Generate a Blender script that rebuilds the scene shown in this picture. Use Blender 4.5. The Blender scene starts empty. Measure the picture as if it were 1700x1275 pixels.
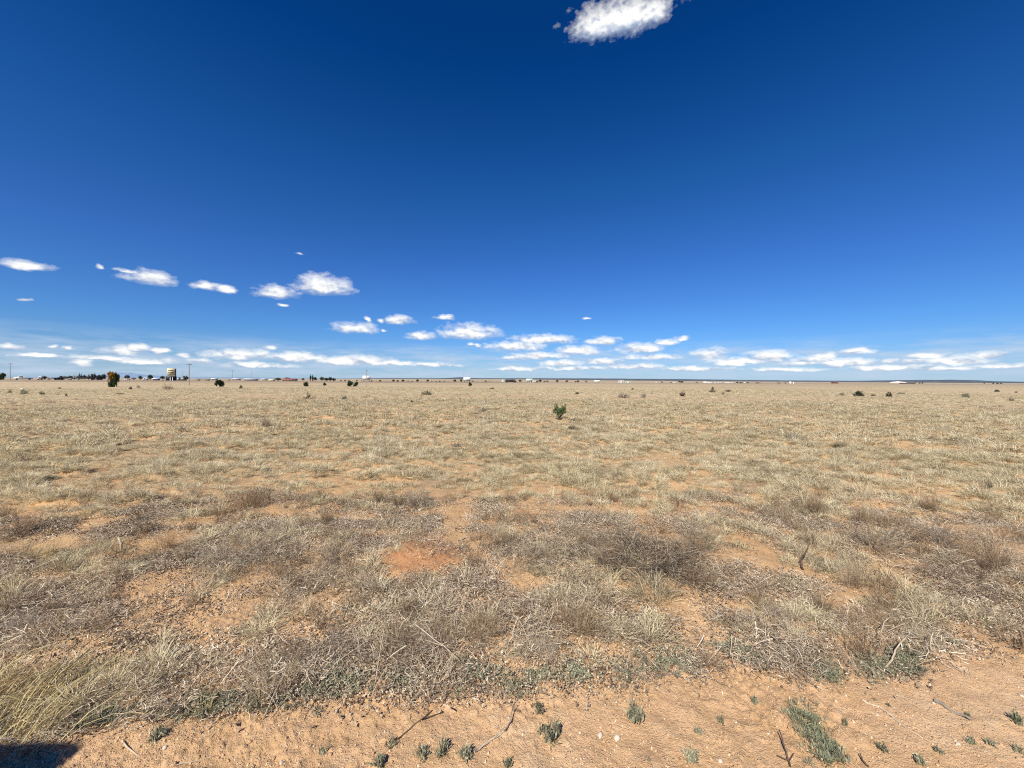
import bpy, math
import numpy as np
from mathutils import Matrix, Vector

sc = bpy.context.scene
COL = sc.collection
rng = np.random.default_rng(7)
W0, H0, F = 1700.0, 1275.0, 640.0          # photograph size, focal length in its pixels
EYE = 1.6
SUN_AZ, SUN_EL = math.radians(205), math.radians(45.5)   # clockwise from +Y (the view direction)

# ------------------------------------------------------------------ noise
_perm = np.random.default_rng(3).permutation(4096).astype(np.int64)
_vals = np.random.default_rng(4).random(4096)
def vnoise(x, y, seed=0):
    x = np.asarray(x, float) + seed * 17.13; y = np.asarray(y, float) + seed * 9.71
    xi = np.floor(x).astype(np.int64); yi = np.floor(y).astype(np.int64)
    fx = x - xi; fy = y - yi
    fx = fx * fx * (3 - 2 * fx); fy = fy * fy * (3 - 2 * fy)
    h = lambda a, b: _vals[_perm[(a + _perm[b & 4095]) & 4095]]
    return (h(xi, yi) * (1 - fx) + h(xi + 1, yi) * fx) * (1 - fy) + (h(xi, yi + 1) * (1 - fx) + h(xi + 1, yi + 1) * fx) * fy
def fbm(x, y, oct=4, seed=0, gain=.5):
    s = 0; a = 1; t = 0
    for k in range(oct):
        s = s + a * vnoise(x * 2 ** k, y * 2 ** k, seed + k); t += a; a *= gain
    return s / t

# ------------------------------------------------------------------ camera
PITCH = math.atan(6.5 / F); ROLL = math.radians(0.30)
Rc = Matrix.Rotation(math.radians(90) - PITCH, 3, 'X') @ Matrix.Rotation(ROLL, 3, 'Z')
RcN = np.array(Rc)
cam = bpy.data.cameras.new('camera'); camo = bpy.data.objects.new('camera', cam); COL.objects.link(camo)
camo.location = (0, 0, EYE); camo.rotation_euler = Rc.to_euler()
cam.sensor_width = 36; cam.lens = F / W0 * 36; cam.clip_start = .05; cam.clip_end = 200000
sc.camera = camo

def ray(px, py):
    v = RcN @ np.array([(px - W0 / 2) / F, -(py - H0 / 2) / F, -1.0])
    return v / np.linalg.norm(v)
def project(x, y, z):
    p = np.stack([x, y, np.asarray(z) - EYE], -1) @ RcN
    return W0 / 2 + F * p[..., 0] / -p[..., 2], H0 / 2 - F * p[..., 1] / -p[..., 2]

# ------------------------------------------------------------------ terrain
KX = [0, 300, 500, 650, 850, 1000, 1250, 1700]
ROAD_D = [175, 200, 240, 350, 450, 560, 700, 900]
ROAD_O = [4, 3.9, 3.9, 4.6, 4, 3.7, 3.6, 2.6]
OFF25 = [2.0, 1.7, 1.6, 1.5, 1.2, 1.6, 2.0, 1.8]
OFF90 = [0.3, .2, -.3, -1.0, -1.5, -.3, .3, 1.2]
def sand_edge(px):       # image row where the bare roadside sand gives way to weeds
    return np.interp(px, [-200, 0, 120, 250, 420, 560, 720, 850, 960, 1100, 1250, 1350, 1420, 1500, 1570, 1700, 1900],
                     [1290, 1250, 1235, 1195, 1178, 1165, 1152, 1158, 1150, 1125, 1105, 1122, 1132, 1112, 1088, 1085, 1070])
def flat_px(x, y):
    y = np.maximum(y, .3)
    return project(x, y, np.zeros_like(x))
MOUND = (-.82, 3.42)
def terrain(x, y, micro=True):
    x = np.asarray(x, float); y = np.asarray(y, float)
    r = np.hypot(x, y); yc = np.maximum(y, .35 * r + 1e-6)
    px = np.clip(W0 / 2 + F * x / yc, -100, 1800)
    rD = np.interp(px, KX, ROAD_D) * r / yc
    zr = EYE - np.interp(px, KX, ROAD_O) * (rD * yc / r) / F
    z25 = EYE - np.interp(px, KX, OFF25) * (3000 * yc / r) / F
    z90 = EYE - np.interp(px, KX, OFF90) * (10000 * yc / r) / F
    t1 = np.clip((r - 55) / (rD - 55), 0, 1); t1 = t1 * t1 * (3 - 2 * t1) * .6 + t1 * .4
    t2 = np.clip((r - rD) / (3000 - rD), 0, 1); t3 = np.clip((r - 3000) / 7000, 0, 1)
    z = zr * t1 + (z25 - zr) * t2 + (z90 - z25) * t3
    # flat shoulders either side of the highway
    near = np.clip(1 - r / 60, 0, 1)
    z = z + (fbm(x / 9, y / 9, 3, 2) - .5) * .28 * np.clip((r - 6) / 20, 0, 1) * np.clip((140 - r) / 90, 0, 1)
    hm = fbm(x / .42, y / .30, 2, 13); z = z + (np.maximum(hm, .38) - .38) * .17 * np.clip((r - 5) / 2, 0, 1) * np.clip((60 - r) / 30, 0, 1)
    z = z + (fbm(x / .9, y / .9, 4, 5) - .5) * .085 * np.clip((y - 1.9) / 1.2, 0.12, 1) * near
    d = np.hypot((x - MOUND[0]) / .42, (y - MOUND[1]) / .33)
    z = z + .07 * np.exp(-d * d * 1.3)
    if micro:
        m = np.clip((22 - r) / 14, 0, 1)
        z = z + (fbm(x / .13, y / .13, 3, 11) - .5) * .030 * m
        z = z + (np.maximum(fbm(x / .035, y / .035, 2, 15), .45) - .45) * .05 * np.clip((7 - r) / 4, 0, 1) * np.clip(fbm(x / .5, y / .5, 2, 17) * 2.4 - .6, .12, 1)
    return z

def ground_at(px, py):
    d = ray(px, py); o = np.array([0, 0, EYE]); t = 0.5
    if d[2] > -1e-4: d[2] = -1e-4
    lo = 0.3; hi = None; t = .5
    while t < 4000:
        p = o + d * t
        if p[2] <= terrain(p[0], p[1]): hi = t; break
        lo = t; t *= 1.03
    if hi is None: hi = t
    for _ in range(25):
        m = (lo + hi) / 2; p = o + d * m
        if p[2] <= terrain(p[0], p[1]): hi = m
        else: lo = m
    p = o + d * hi
    return float(p[0]), float(p[1]), float(terrain(p[0], p[1]))
def at_dist(px, D):      # point on the ground in the direction of column px, D metres ahead
    d = ray(px, 631); x = d[0] / d[1] * D
    return float(x), float(D), float(terrain(x, D))

# ------------------------------------------------------------------ materials
def NT(name):
    m = bpy.data.materials.new(name); m.use_nodes = True
    nt = m.node_tree; b = nt.nodes['Principled BSDF']
    b.inputs['Roughness'].default_value = .92; b.inputs['Specular IOR Level'].default_value = .15
    return m, nt, b
def ramp(nt, stops, fac=None, interp='LINEAR'):
    n = nt.nodes.new('ShaderNodeValToRGB'); n.color_ramp.interpolation = interp
    e = n.color_ramp.elements
    while len(e) < len(stops): e.new(.5)
    for k, (p, c) in enumerate(stops): e[k].position = p; e[k].color = (*c, 1)
    if fac is not None: nt.links.new(fac, n.inputs[0])
    return n.outputs[0]
def mth(nt, op, a, b=None, c=None, clamp=False):
    n = nt.nodes.new('ShaderNodeMath'); n.operation = op; n.use_clamp = clamp
    for i, v in enumerate((a, b, c)):
        if v is None: continue
        if isinstance(v, (int, float)): n.inputs[i].default_value = v
        else: nt.links.new(v, n.inputs[i])
    return n.outputs[0]
def noise(nt, vec, scale, detail=3, rough=.55, dist=0):
    n = nt.nodes.new('ShaderNodeTexNoise'); n.inputs['Scale'].default_value = scale
    n.inputs['Detail'].default_value = detail; n.inputs['Roughness'].default_value = rough
    n.inputs['Distortion'].default_value = dist
    if vec is not None: nt.links.new(vec, n.inputs['Vector'])
    return n.outputs['Fac']
def mixc(nt, fac, a, b, mode='MIX'):
    n = nt.nodes.new('ShaderNodeMix'); n.data_type = 'RGBA'; n.blend_type = mode
    for s, v in ((n.inputs['Factor'], fac), (n.inputs['A'], a), (n.inputs['B'], b)):
        if isinstance(v, (int, float)): s.default_value = v
        elif isinstance(v, tuple): s.default_value = (*v, 1)
        else: nt.links.new(v, s)
    return n.outputs['Result']
def maprange(nt, v, a, b, c=0., d=1.):
    n = nt.nodes.new('ShaderNodeMapRange'); nt.links.new(v, n.inputs[0])
    for i, q in enumerate((a, b, c, d)): n.inputs[i + 1].default_value = q
    return n.outputs[0]
def position(nt):
    return nt.nodes.new('ShaderNodeNewGeometry').outputs['Position']

def mat_plain(name, c, c2=None, scale=6, rough=.8, bump=0, metal=0):
    m, nt, b = NT(name)
    tc = nt.nodes.new('ShaderNodeTexCoord').outputs['Object']
    f = noise(nt, tc, scale, 5)
    c2 = c2 or tuple(v * .75 for v in c)
    nt.links.new(ramp(nt, [(.3, c2), (.7, c)], f), b.inputs['Base Color'])
    b.inputs['Roughness'].default_value = rough; b.inputs['Metallic'].default_value = metal
    if bump:
        bn = nt.nodes.new('ShaderNodeBump'); bn.inputs['Strength'].default_value = bump
        nt.links.new(f, bn.inputs['Height']); nt.links.new(bn.outputs[0], b.inputs['Normal'])
    return m

def mat_veg(name, stops, transl=.25, patch=None, patch_scale=.6):
    """stalks and leaves: colour differs from blade to blade and from plant to plant"""
    m, nt, b = NT(name)
    g = nt.nodes.new('ShaderNodeNewGeometry'); oi = nt.nodes.new('ShaderNodeObjectInfo')
    f = mth(nt, 'ADD', mth(nt, 'MULTIPLY', g.outputs['Random Per Island'], .62), mth(nt, 'MULTIPLY', oi.outputs['Random'], .38))
    c = ramp(nt, stops, f)
    if patch is not None:
        n = noise(nt, g.outputs['Position'], patch_scale, 3)
        c = mixc(nt, maprange(nt, n, .42, .68, 0, .75), c, mixc(nt, 1.0, c, patch, 'MULTIPLY'))
    nt.links.new(c, b.inputs['Base Color'])
    if transl > 0:
        t = nt.nodes.new('ShaderNodeBsdfTranslucent'); nt.links.new(c, t.inputs['Color'])
        ms = nt.nodes.new('ShaderNodeMixShader'); ms.inputs[0].default_value = transl
        nt.links.new(b.outputs[0], ms.inputs[1]); nt.links.new(t.outputs[0], ms.inputs[2])
        nt.links.new(ms.outputs[0], nt.nodes['Material Output'].inputs['Surface'])
    return m

M = {}
M['straw'] = mat_veg('bleached_grass', [(0, (.14, .11, .065)), (.25, (.42, .345, .215)), (.5, (.72, .62, .41)), (1, (.93, .85, .62))], .3,
                     patch=(.90, .90, .83), patch_scale=.22)
M['yellow'] = mat_veg('yellow_grass', [(0, (.26, .19, .08)), (.35, (.62, .50, .24)), (1, (.93, .80, .44))], .3)
M['grayweed'] = mat_veg('gray_dead_weed', [(0, (.045, .033, .024)), (.34, (.18, .14, .095)), (.58, (.52, .42, .29)), (1, (.92, .82, .62))], .1)
M['brownweed'] = mat_veg('brown_dead_weed', [(0, (.06, .035, .02)), (.45, (.24, .155, .09)), (1, (.70, .53, .34))], .15)
M['litter'] = mat_veg('dry_litter', [(0, (.06, .04, .026)), (.3, (.24, .175, .12)), (.6, (.58, .47, .34)), (1, (.88, .79, .63))], .1)
M['sage'] = mat_veg('gray_green_leaf', [(0, (.10, .095, .07)), (.5, (.29, .285, .185)), (1, (.58, .55, .39))], .15)
M['green'] = mat_veg('green_leaf', [(0, (.09, .095, .06)), (.5, (.235, .245, .155)), (1, (.48, .49, .34))], .25)
M['brightgreen'] = mat_veg('bright_green_leaf', [(0, (.08, .12, .045)), (.5, (.17, .24, .10)), (1, (.34, .40, .22))], .25)
M['juniper'] = mat_veg('juniper_leaf', [(0, (.018, .03, .014)), (.5, (.035, .052, .022)), (1, (.08, .10, .045))], .1)
M['rusty'] = mat_veg('rusty_leaf', [(0, (.10, .08, .02)), (.5, (.36, .21, .04)), (1, (.60, .28, .07))], .2)
M['darkleaf'] = mat_veg('dark_leaf', [(0, (.03, .034, .024)), (.5, (.06, .066, .045)), (1, (.13, .135, .09))], .1)
M['baretwig'] = mat_veg('bare_twig', [(0, (.05, .038, .028)), (.45, (.20, .16, .12)), (1, (.72, .62, .49))], .05)
M['bigbush'] = mat_veg('dark_gray_bush', [(0, (.04, .03, .022)), (.45, (.15, .115, .08)), (.7, (.40, .325, .235)), (1, (.84, .74, .57))], .03)
M['darktwig'] = mat_veg('dark_brown_twig', [(0, (.05, .035, .025)), (.5, (.12, .085, .06)), (1, (.24, .18, .13))], .05)
M['purplish'] = mat_veg('purplish_twig', [(0, (.05, .038, .032)), (.45, (.20, .165, .135)), (1, (.70, .61, .51))], .05)
M['bark'] = mat_plain('bark', (.16, .12, .09), (.07, .05, .04), 12, .95, .4)
M['stick'] = mat_plain('weathered_stick', (.62, .52, .38), (.36, .28, .20), 30, .85, .3)
M['darkstick'] = mat_plain('dark_stick', (.16, .11, .08), (.07, .05, .035), 30, .9, .3)
M['wood'] = mat_plain('gray_wood', (.30, .26, .22), (.20, .17, .15), 8, .9)
M['white'] = mat_plain('white_paint', (.82, .82, .80), (.72, .72, .70), 2, .5)
M['cream'] = mat_plain('cream_paint', (.74, .62, .38), (.66, .54, .33), 2, .6)
M['marks'] = mat_plain('tan_lettering', (.26, .16, .09), (.22, .14, .08), 2, .7)
M['dark'] = mat_plain('dark_metal', (.045, .047, .055), (.03, .03, .035), 2, .6)
M['tyre'] = mat_plain('tyre_rubber', (.03, .03, .03), (.02, .02, .02), 9, .9)
M['glass'] = mat_plain('dark_glass', (.04, .05, .06), (.03, .035, .04), 2, .12)
M['redroof'] = mat_plain('red_roof', (.42, .16, .12), (.33, .12, .09), 3, .8)
M['wall'] = mat_plain('pale_wall', (.62, .56, .47), (.52, .46, .38), 3, .85)
M['graywall'] = mat_plain('gray_wall', (.30, .29, .29), (.22, .21, .21), 3, .85)
M['greenmetal'] = mat_plain('pale_green_panel', (.62, .74, .64), (.54, .66, .57), 3, .6)
M['asphalt'] = mat_plain('asphalt', (.10, .095, .09), (.075, .07, .07), 1.5, .95)
M['van'] = mat_plain('gray_van_paint', (.25, .26, .28), (.22, .23, .25), 2, .35, metal=.4)

# stones: colour from stone to stone
m, nt, b = NT('pebble_stone')
g = nt.nodes.new('ShaderNodeObjectInfo')
tc = nt.nodes.new('ShaderNodeTexCoord').outputs['Object']
c = ramp(nt, [(0, (.34, .20, .12)), (.35, (.52, .34, .20)), (.7, (.70, .50, .32)), (.95, (.78, .64, .46)), (1, (.84, .76, .62))], g.outputs['Random'])
nt.links.new(mixc(nt, maprange(nt, noise(nt, tc, 2.5, 4), .35, .65, 0, .45), c, (.42, .26, .15)), b.inputs['Base Color'])
M['pebble'] = m
M['whitestone'] = mat_plain('white_stone', (.66, .60, .50), (.50, .41, .31), 25, .8, .3)

# ground -------------------------------------------------------------
m, nt, b = NT('desert_soil')
pos = position(nt)
sx = nt.nodes.new('ShaderNodeSeparateXYZ'); nt.links.new(pos, sx.inputs[0])
ln = nt.nodes.new('ShaderNodeVectorMath'); ln.operation = 'LENGTH'; nt.links.new(pos, ln.inputs[0]); R = ln.outputs['Value']
n1 = noise(nt, pos, .9, 5, .6); n2 = noise(nt, pos, 9, 5, .65); n3 = noise(nt, pos, 70, 4, .7)
tan_c = ramp(nt, [(.28, (.60, .375, .18)), (.5, (.75, .485, .27)), (.72, (.86, .62, .39))], mth(nt, 'ADD', mth(nt, 'MULTIPLY', n1, .55), mth(nt, 'MULTIPLY', n2, .45)))
red_c = ramp(nt, [(.28, (.53, .315, .155)), (.5, (.66, .42, .215)), (.72, (.78, .54, .31))], mth(nt, 'ADD', mth(nt, 'MULTIPLY', n1, .5), mth(nt, 'MULTIPLY', n2, .5)))
zone = maprange(nt, mth(nt, 'ADD', sx.outputs[1], mth(nt, 'MULTIPLY', n1, 1.2)), 2.6, 4.2)
soil = mixc(nt, zone, tan_c, red_c)
# ant mound: fresh orange earth
mv = nt.nodes.new('ShaderNodeVectorMath'); mv.operation = 'DISTANCE'; nt.links.new(pos, mv.inputs[0]); mv.inputs[1].default_value = (MOUND[0], MOUND[1], 0)
md = maprange(nt, mth(nt, 'ADD', mv.outputs['Value'], mth(nt, 'MULTIPLY', n2, .20)), .38, .56, .9, 0)
soil = mixc(nt, md, soil, (.56, .285, .135))
th = mth(nt, 'MULTIPLY', maprange(nt, sx.outputs[1], 4.8, 6.5, 0, .95), maprange(nt, noise(nt, pos, .55, 4), .40, .56, 1, .15))
soil = mixc(nt, th, soil, ramp(nt, [(.3, (.19, .145, .09)), (.55, (.35, .28, .18)), (.75, (.50, .41, .27))], n2))
st_ = maprange(nt, noise(nt, pos, 2.1, 4, .6, .8), .56, .70, 0, .35)
soil = mixc(nt, st_, soil, (.54, .31, .15))
soil = mixc(nt, maprange(nt, n3, .3, .72, .0, .45), soil, mixc(nt, 1.0, soil, (.55, .52, .50), 'MULTIPLY'))
# light grit
vo = nt.nodes.new('ShaderNodeTexVoronoi'); vo.inputs['Scale'].default_value = 75; nt.links.new(pos, vo.inputs['Vector'])
vc = nt.nodes.new('ShaderNodeSeparateColor'); nt.links.new(vo.outputs['Color'], vc.inputs[0])
grit = mth(nt, 'MULTIPLY', maprange(nt, vo.outputs['Distance'], .18, .34, 1, 0), mth(nt, 'GREATER_THAN', vc.outputs[0], .72))
grit = mth(nt, 'MULTIPLY', grit, maprange(nt, R, 3, 9, .75, 0))
soil = mixc(nt, grit, soil, (.72, .58, .42))
# the grassland beyond: the ground under and between the far tufts
mp = nt.nodes.new('ShaderNodeMapping'); mp.inputs['Scale'].default_value = (.35, 1, 1); nt.links.new(pos, mp.inputs['Vector'])
f1 = noise(nt, mp.outputs[0], .035, 6, .62); f2 = noise(nt, pos, 1.3, 6, .7); f3 = noise(nt, mp.outputs[0], .0016, 6, .6)
field = ramp(nt, [(.30, (.28, .20, .115)), (.46, (.45, .345, .21)), (.6, (.55, .43, .27)), (.75, (.62, .50, .32))], mth(nt, 'ADD', mth(nt, 'MULTIPLY', f1, .55), mth(nt, 'MULTIPLY', f2, .45)))
field = mixc(nt, maprange(nt, R, 120, 420), field, ramp(nt, [(.32, (.27, .20, .135)), (.5, (.42, .33, .22)), (.68, (.56, .45, .30))], mth(nt, 'ADD', mth(nt, 'MULTIPLY', f3, .5), mth(nt, 'MULTIPLY', f1, .5))))
soil = mixc(nt, maprange(nt, mth(nt, 'ADD', R, mth(nt, 'MULTIPLY', f1, 16)), 22, 60), soil, field)
nt.links.new(soil, b.inputs['Base Color'])
bn = nt.nodes.new('ShaderNodeBump'); bn.inputs['Strength'].default_value = .9; bn.inputs['Distance'].default_value = .016
nt.links.new(mth(nt, 'ADD', mth(nt, 'ADD', n3, mth(nt, 'MULTIPLY', noise(nt, pos, 220, 3), .5)), mth(nt, 'MULTIPLY', grit, .6)), bn.inputs['Height'])
nt.links.new(bn.outputs[0], b.inputs['Normal'])
M['soil'] = m

m, nt, b = NT('haze_tinted_mesa')
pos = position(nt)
nt.links.new(ramp(nt, [(.3, (.060, .080, .105)), (.55, (.095, .115, .14)), (.75, (.17, .17, .165))], noise(nt, pos, .004, 6, .65)), b.inputs['Base Color'])  # dark juniper tone, with the blue of the air haze mixed into it
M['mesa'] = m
m, nt, b = NT('haze_tinted_mountain')
nt.links.new(ramp(nt, [(.3, (.19, .28, .41)), (.7, (.22, .31, .44))], noise(nt, position(nt), .0008, 5)), b.inputs['Base Color'])  # blue of the distant haze painted into mountains and low hills
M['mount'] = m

# ------------------------------------------------------------------ mesh helpers
class MB:
    def __init__(s): s.v = []; s.f = []; s.n = 0
    def add(s, v, f):
        v = np.asarray(v, np.float32).reshape(-1, 3); f = np.asarray(f, np.int64)
        if f.size: s.f.append(f + s.n)
        s.v.append(v); s.n += len(v); return s
    def merge(s, o, mat=None):
        for v in [np.concatenate(o.v)]:
            base = s.n
            s.v.append(v if mat is None else v @ mat[:3, :3].T + mat[:3, 3]); s.n += len(v)
            s.f += [f + base for f in o.f]
        return s
    def mesh(s, name, material, smooth=False):
        me = bpy.data.meshes.new(name)
        v = np.concatenate(s.v); quads = [f for f in s.f if f.shape[1] == 4]; tris = [f for f in s.f if f.shape[1] == 3]
        loops = np.concatenate([f.ravel() for f in quads + tris]); nq = sum(len(f) for f in quads); ntr = sum(len(f) for f in tris)
        starts = np.concatenate([np.arange(nq) * 4, nq * 4 + np.arange(ntr) * 3])
        me.vertices.add(len(v)); me.vertices.foreach_set('co', v.astype(np.float32).ravel())
        me.loops.add(len(loops)); me.loops.foreach_set('vertex_index', loops.astype(np.int32))
        me.polygons.add(nq + ntr); me.polygons.foreach_set('loop_start', starts.astype(np.int32))
        if smooth: me.polygons.foreach_set('use_smooth', np.ones(nq + ntr, bool))
        me.update(calc_edges=True); me.materials.append(material)
        return me

def grid_faces(nr, nc, off=0):
    i = np.arange(nr - 1)[:, None] * nc + np.arange(nc - 1)[None]
    return np.stack([i, i + 1, i + nc + 1, i + nc], -1).reshape(-1, 4) + off
def strips(mb, P, Wd, side):
    """P [N,S,3] centre lines, Wd [N,S] half widths, side [N,3] or [N,S,3]"""
    N, S, _ = P.shape
    if side.ndim == 2: side = side[:, None, :]
    a = P - side * Wd[..., None]; b_ = P + side * Wd[..., None]
    V = np.stack([a, b_], 2).reshape(-1, 3)
    k = np.arange(S - 1); f = np.stack([2 * k, 2 * k + 1, 2 * k + 3, 2 * k + 2], -1)
    Fc = (np.arange(N)[:, None, None] * 2 * S + f[None]).reshape(-1, 4)
    mb.add(V, Fc)
def unit(v): return v / (np.linalg.norm(v, axis=-1, keepdims=True) + 1e-9)

def blades(n, L, w, base_r, lean=(.1, .9), curl=1.2, segs=4, r=rng, wob=.15, down=0):
    """a tuft of n blades: rooted in a disc, leaning outwards and curling over"""
    mb = MB()
    az = r.random(n) * 2 * np.pi; rr = base_r * np.sqrt(r.random(n))
    base = np.stack([rr * np.cos(az), rr * np.sin(az), np.full(n, -.01)], -1)
    az = az + r.normal(0, .7, n)
    tilt = lean[0] + (lean[1] - lean[0]) * r.random(n)
    ln = L * (.45 + .75 * r.random(n)); cu = curl * (.3 + r.random(n))
    P = [base]; p = base
    for k in range(segs):
        t = tilt + cu * (k / segs); a = az + r.normal(0, wob, n) * k
        d = np.stack([np.sin(t) * np.cos(a), np.sin(t) * np.sin(a), np.cos(t)], -1)
        p = p + d * (ln / segs)[:, None]; p[:, 2] = np.maximum(p[:, 2], .002 + .01 * r.random(n)) if k else p[:, 2]
        P.append(p)
    P = np.stack(P, 1)
    side = unit(np.stack([-np.sin(az), np.cos(az), r.normal(0, .5, n)], -1))
    wd = w * (.6 + .8 * r.random(n))[:, None] * np.linspace(1, .25, segs + 1)[None]
    strips(mb, P, wd / 2, side); return mb

def litter(n, rad, Lr, w, h, r=rng):
    """loose curved bits of dead stalk lying over each other"""
    mb = MB(); S = 4
    c = np.stack([rad * r.normal(0, .5, n), rad * r.normal(0, .5, n), h * r.random(n) ** 1.5 + .003], -1)
    az = r.random(n) * 6.283; L = Lr[0] + (Lr[1] - Lr[0]) * r.random(n) ** 2
    pit = r.normal(0, .35, n); P = []; p = c.copy()
    bend = r.normal(0, .5, n)
    for k in range(S):
        P.append(p.copy()); a = az + bend * k
        p = p + np.stack([np.cos(a) * np.cos(pit), np.sin(a) * np.cos(pit), np.sin(pit)], -1) * (L / (S - 1))[:, None]
    P = np.stack(P, 1); P[..., 2] = np.maximum(P[..., 2], .002)
    side = unit(np.stack([-np.sin(az), np.cos(az), r.normal(0, .6, n)], -1))
    wd = w * (.5 + r.random(n))[:, None] * np.ones(S)[None]
    strips(mb, P, wd / 2, side); return mb

def twiggy(nst, L, w, spread=1.2, sub=5, sub2=3, segs=5, r=rng, flat=1.0, base_r=.03, up=0.0):
    """dead shrub: stems out of one crown, forking into finer twigs"""
    mb = MB()
    az = r.random(nst) * 6.283; t = spread * np.sqrt(r.random(nst))
    d = unit(np.stack([np.sin(t) * np.cos(az), np.sin(t) * np.sin(az), np.cos(t) * flat + .02], -1))
    base = np.stack([base_r * np.cos(az) * r.random(nst), base_r * np.sin(az) * r.random(nst), np.full(nst, -.01)], -1)
    def grow(base, d, L, w, segs, wob):
        n = len(base); P = [base]; p = base
        for k in range(segs):
            d = unit(d + r.normal(0, wob, (n, 3)) + np.array([0, 0, up]))
            p = p + d * (L / segs)[:, None]; p[:, 2] = np.maximum(p[:, 2], .004); P.append(p)
        P = np.stack(P, 1)
        side = unit(np.cross(P[:, -1] - P[:, 0], r.normal(0, 1, (n, 3))))
        strips(mb, P, (w[:, None] * np.linspace(1, .35, segs + 1)[None]) / 2, side)
        return P
    Ls = L * (.55 + .5 * r.random(nst)); P = grow(base, d, Ls, np.full(nst, w), segs, .13)
    cur = P; curL = Ls; cw = w
    for lev, ns in enumerate((sub, sub2)):
        if not ns: break
        N, S, _ = cur.shape
        idx = np.repeat(np.arange(N), ns); k = r.integers(1, S - 1, len(idx)); fr = r.random(len(idx))[:, None]
        bp = cur[idx, k] * (1 - fr) + cur[idx, k + 1] * fr
        dd = unit(unit(cur[idx, k + 1] - cur[idx, k]) + r.normal(0, .55, (len(idx), 3)))
        curL = curL[idx] * (.3 + .3 * r.random(len(idx))); cw *= .65
        cur = grow(bp, dd, curL, np.full(len(idx), cw), 3, .22)
    return mb

def leafballs(centres, radii, n, size, r=rng, flat=1.0, squash=.55):
    """clumps of little leaf faces around each centre"""
    mb = MB(); N = len(centres)
    c = np.repeat(centres, n, 0); rad = np.repeat(radii, n)
    d = unit(r.normal(0, 1, (N * n, 3))); q = rad * (r.random(N * n) ** squash)
    p = c + d * q[:, None] * np.array([1, 1, flat])
    s = size * (.6 + .8 * r.random(N * n))[:, None]
    u = unit(r.normal(0, 1, (N * n, 3))); v = unit(np.cross(u, d + r.normal(0, .8, d.shape)))
    V = np.stack([p - u * s, p + v * s * .55, p + u * s, p - v * s * .55], 1).reshape(-1, 3)
    mb.add(V, np.arange(N * n * 4).reshape(-1, 4)); return mb

def tube(mb, pts, rad, n=7, cap=True):
    pts = np.asarray(pts, float); rad = np.broadcast_to(np.asarray(rad, float), (len(pts),))
    T = unit(np.gradient(pts, axis=0)); ref = np.array([0, 0, 1.0]) if abs(T[0, 2]) < .9 else np.array([1.0, 0, 0])
    A = unit(np.cross(T, ref)); B = np.cross(T, A); a = np.arange(n) / n * 2 * np.pi
    V = pts[:, None] + rad[:, None, None] * (np.cos(a)[None, :, None] * A[:, None] + np.sin(a)[None, :, None] * B[:, None])
    S = len(pts); i = np.arange(S - 1)[:, None] * n; j = np.arange(n)[None]; k = (j + 1) % n
    Fc = np.stack([i + j, i + k, i + n + k, i + n + j], -1).reshape(-1, 4); mb.add(V.reshape(-1, 3), Fc)
    if cap:
        for e, o in ((0, 0), (S - 1, (S - 1) * n)):
            c = mb.n; mb.add(pts[e][None], np.zeros((0, 3), int)) ; base = c - S * n - (1 if e else 0)
            q = np.stack([np.full(n, c), base + o + j[0], base + o + k[0]], -1); mb.f.append(q)
    return mb
def box(mb, c, s, taper=1.0, tx=None, shear=0.0):
    """box centred at c (base z = c[2]-s[2]/2); taper shrinks the top"""
    x, y, z = np.array(s) / 2; t = taper; tx = t if tx is None else tx
    V = np.array([[-x, -y, -z], [x, -y, -z], [x, y, -z], [-x, y, -z], [-x * tx + shear, -y * t, z], [x * tx + shear, -y * t, z], [x * tx + shear, y * t, z], [-x * tx + shear, y * t, z]]) + np.array(c)
    mb.add(V, [[0, 3, 2, 1], [4, 5, 6, 7], [0, 1, 5, 4], [1, 2, 6, 5], [2, 3, 7, 6], [3, 0, 4, 7]]); return mb
def prism(mb, prof, y0, y1):
    """side profile prof [(x,z)...] (counter-clockwise) extruded from y0 to y1; ends fanned"""
    n = len(prof); P = np.array(prof, float)
    V = np.concatenate([np.c_[P[:, 0], np.full(n, y0), P[:, 1]], np.c_[P[:, 0], np.full(n, y1), P[:, 1]]])
    c = P.mean(0); V = np.concatenate([V, [[c[0], y0, c[1]], [c[0], y1, c[1]]]])
    i = np.arange(n); k = (i + 1) % n
    base = mb.n; mb.add(V, np.stack([i, k, k + n, i + n], -1))
    mb.f.append(np.stack([np.full(n, 2 * n), k, i], -1) + base); mb.f.append(np.stack([np.full(n, 2 * n + 1), i + n, k + n], -1) + base)
    return mb
def wheel(mb, c, r, w, n=14):
    tube(mb, [[c[0], c[1] - w / 2, c[2]], [c[0], c[1] + w / 2, c[2]]], r, n); return mb

# ------------------------------------------------------------------ objects
def tag(o, label=None, cat=None, group=None, kind=None):
    if label: o['label'] = label
    if cat: o['category'] = cat
    if group: o['group'] = group
    if kind: o['kind'] = kind
    return o
def mesh_obj(name, me, loc=(0, 0, 0), rz=0, s=1, parent=None):
    o = bpy.data.objects.new(name, me); COL.objects.link(o)
    if parent: o.parent = parent
    o.location = loc; o.rotation_euler = (0, 0, rz); o.scale = (s, s, s) if np.isscalar(s) else s
    return o
def empty(name, loc, rz=0, s=1):
    o = bpy.data.objects.new(name, None); COL.objects.link(o); o.location = loc; o.rotation_euler = (0, 0, rz)
    o.scale = (s, s, s) if np.isscalar(s) else s; o.empty_display_size = .1
    return o
def part(name, mb, mat, parent, smooth=False, **k):
    return mesh_obj(name, mb.mesh(name, M[mat], smooth), parent=parent, **k)

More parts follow.
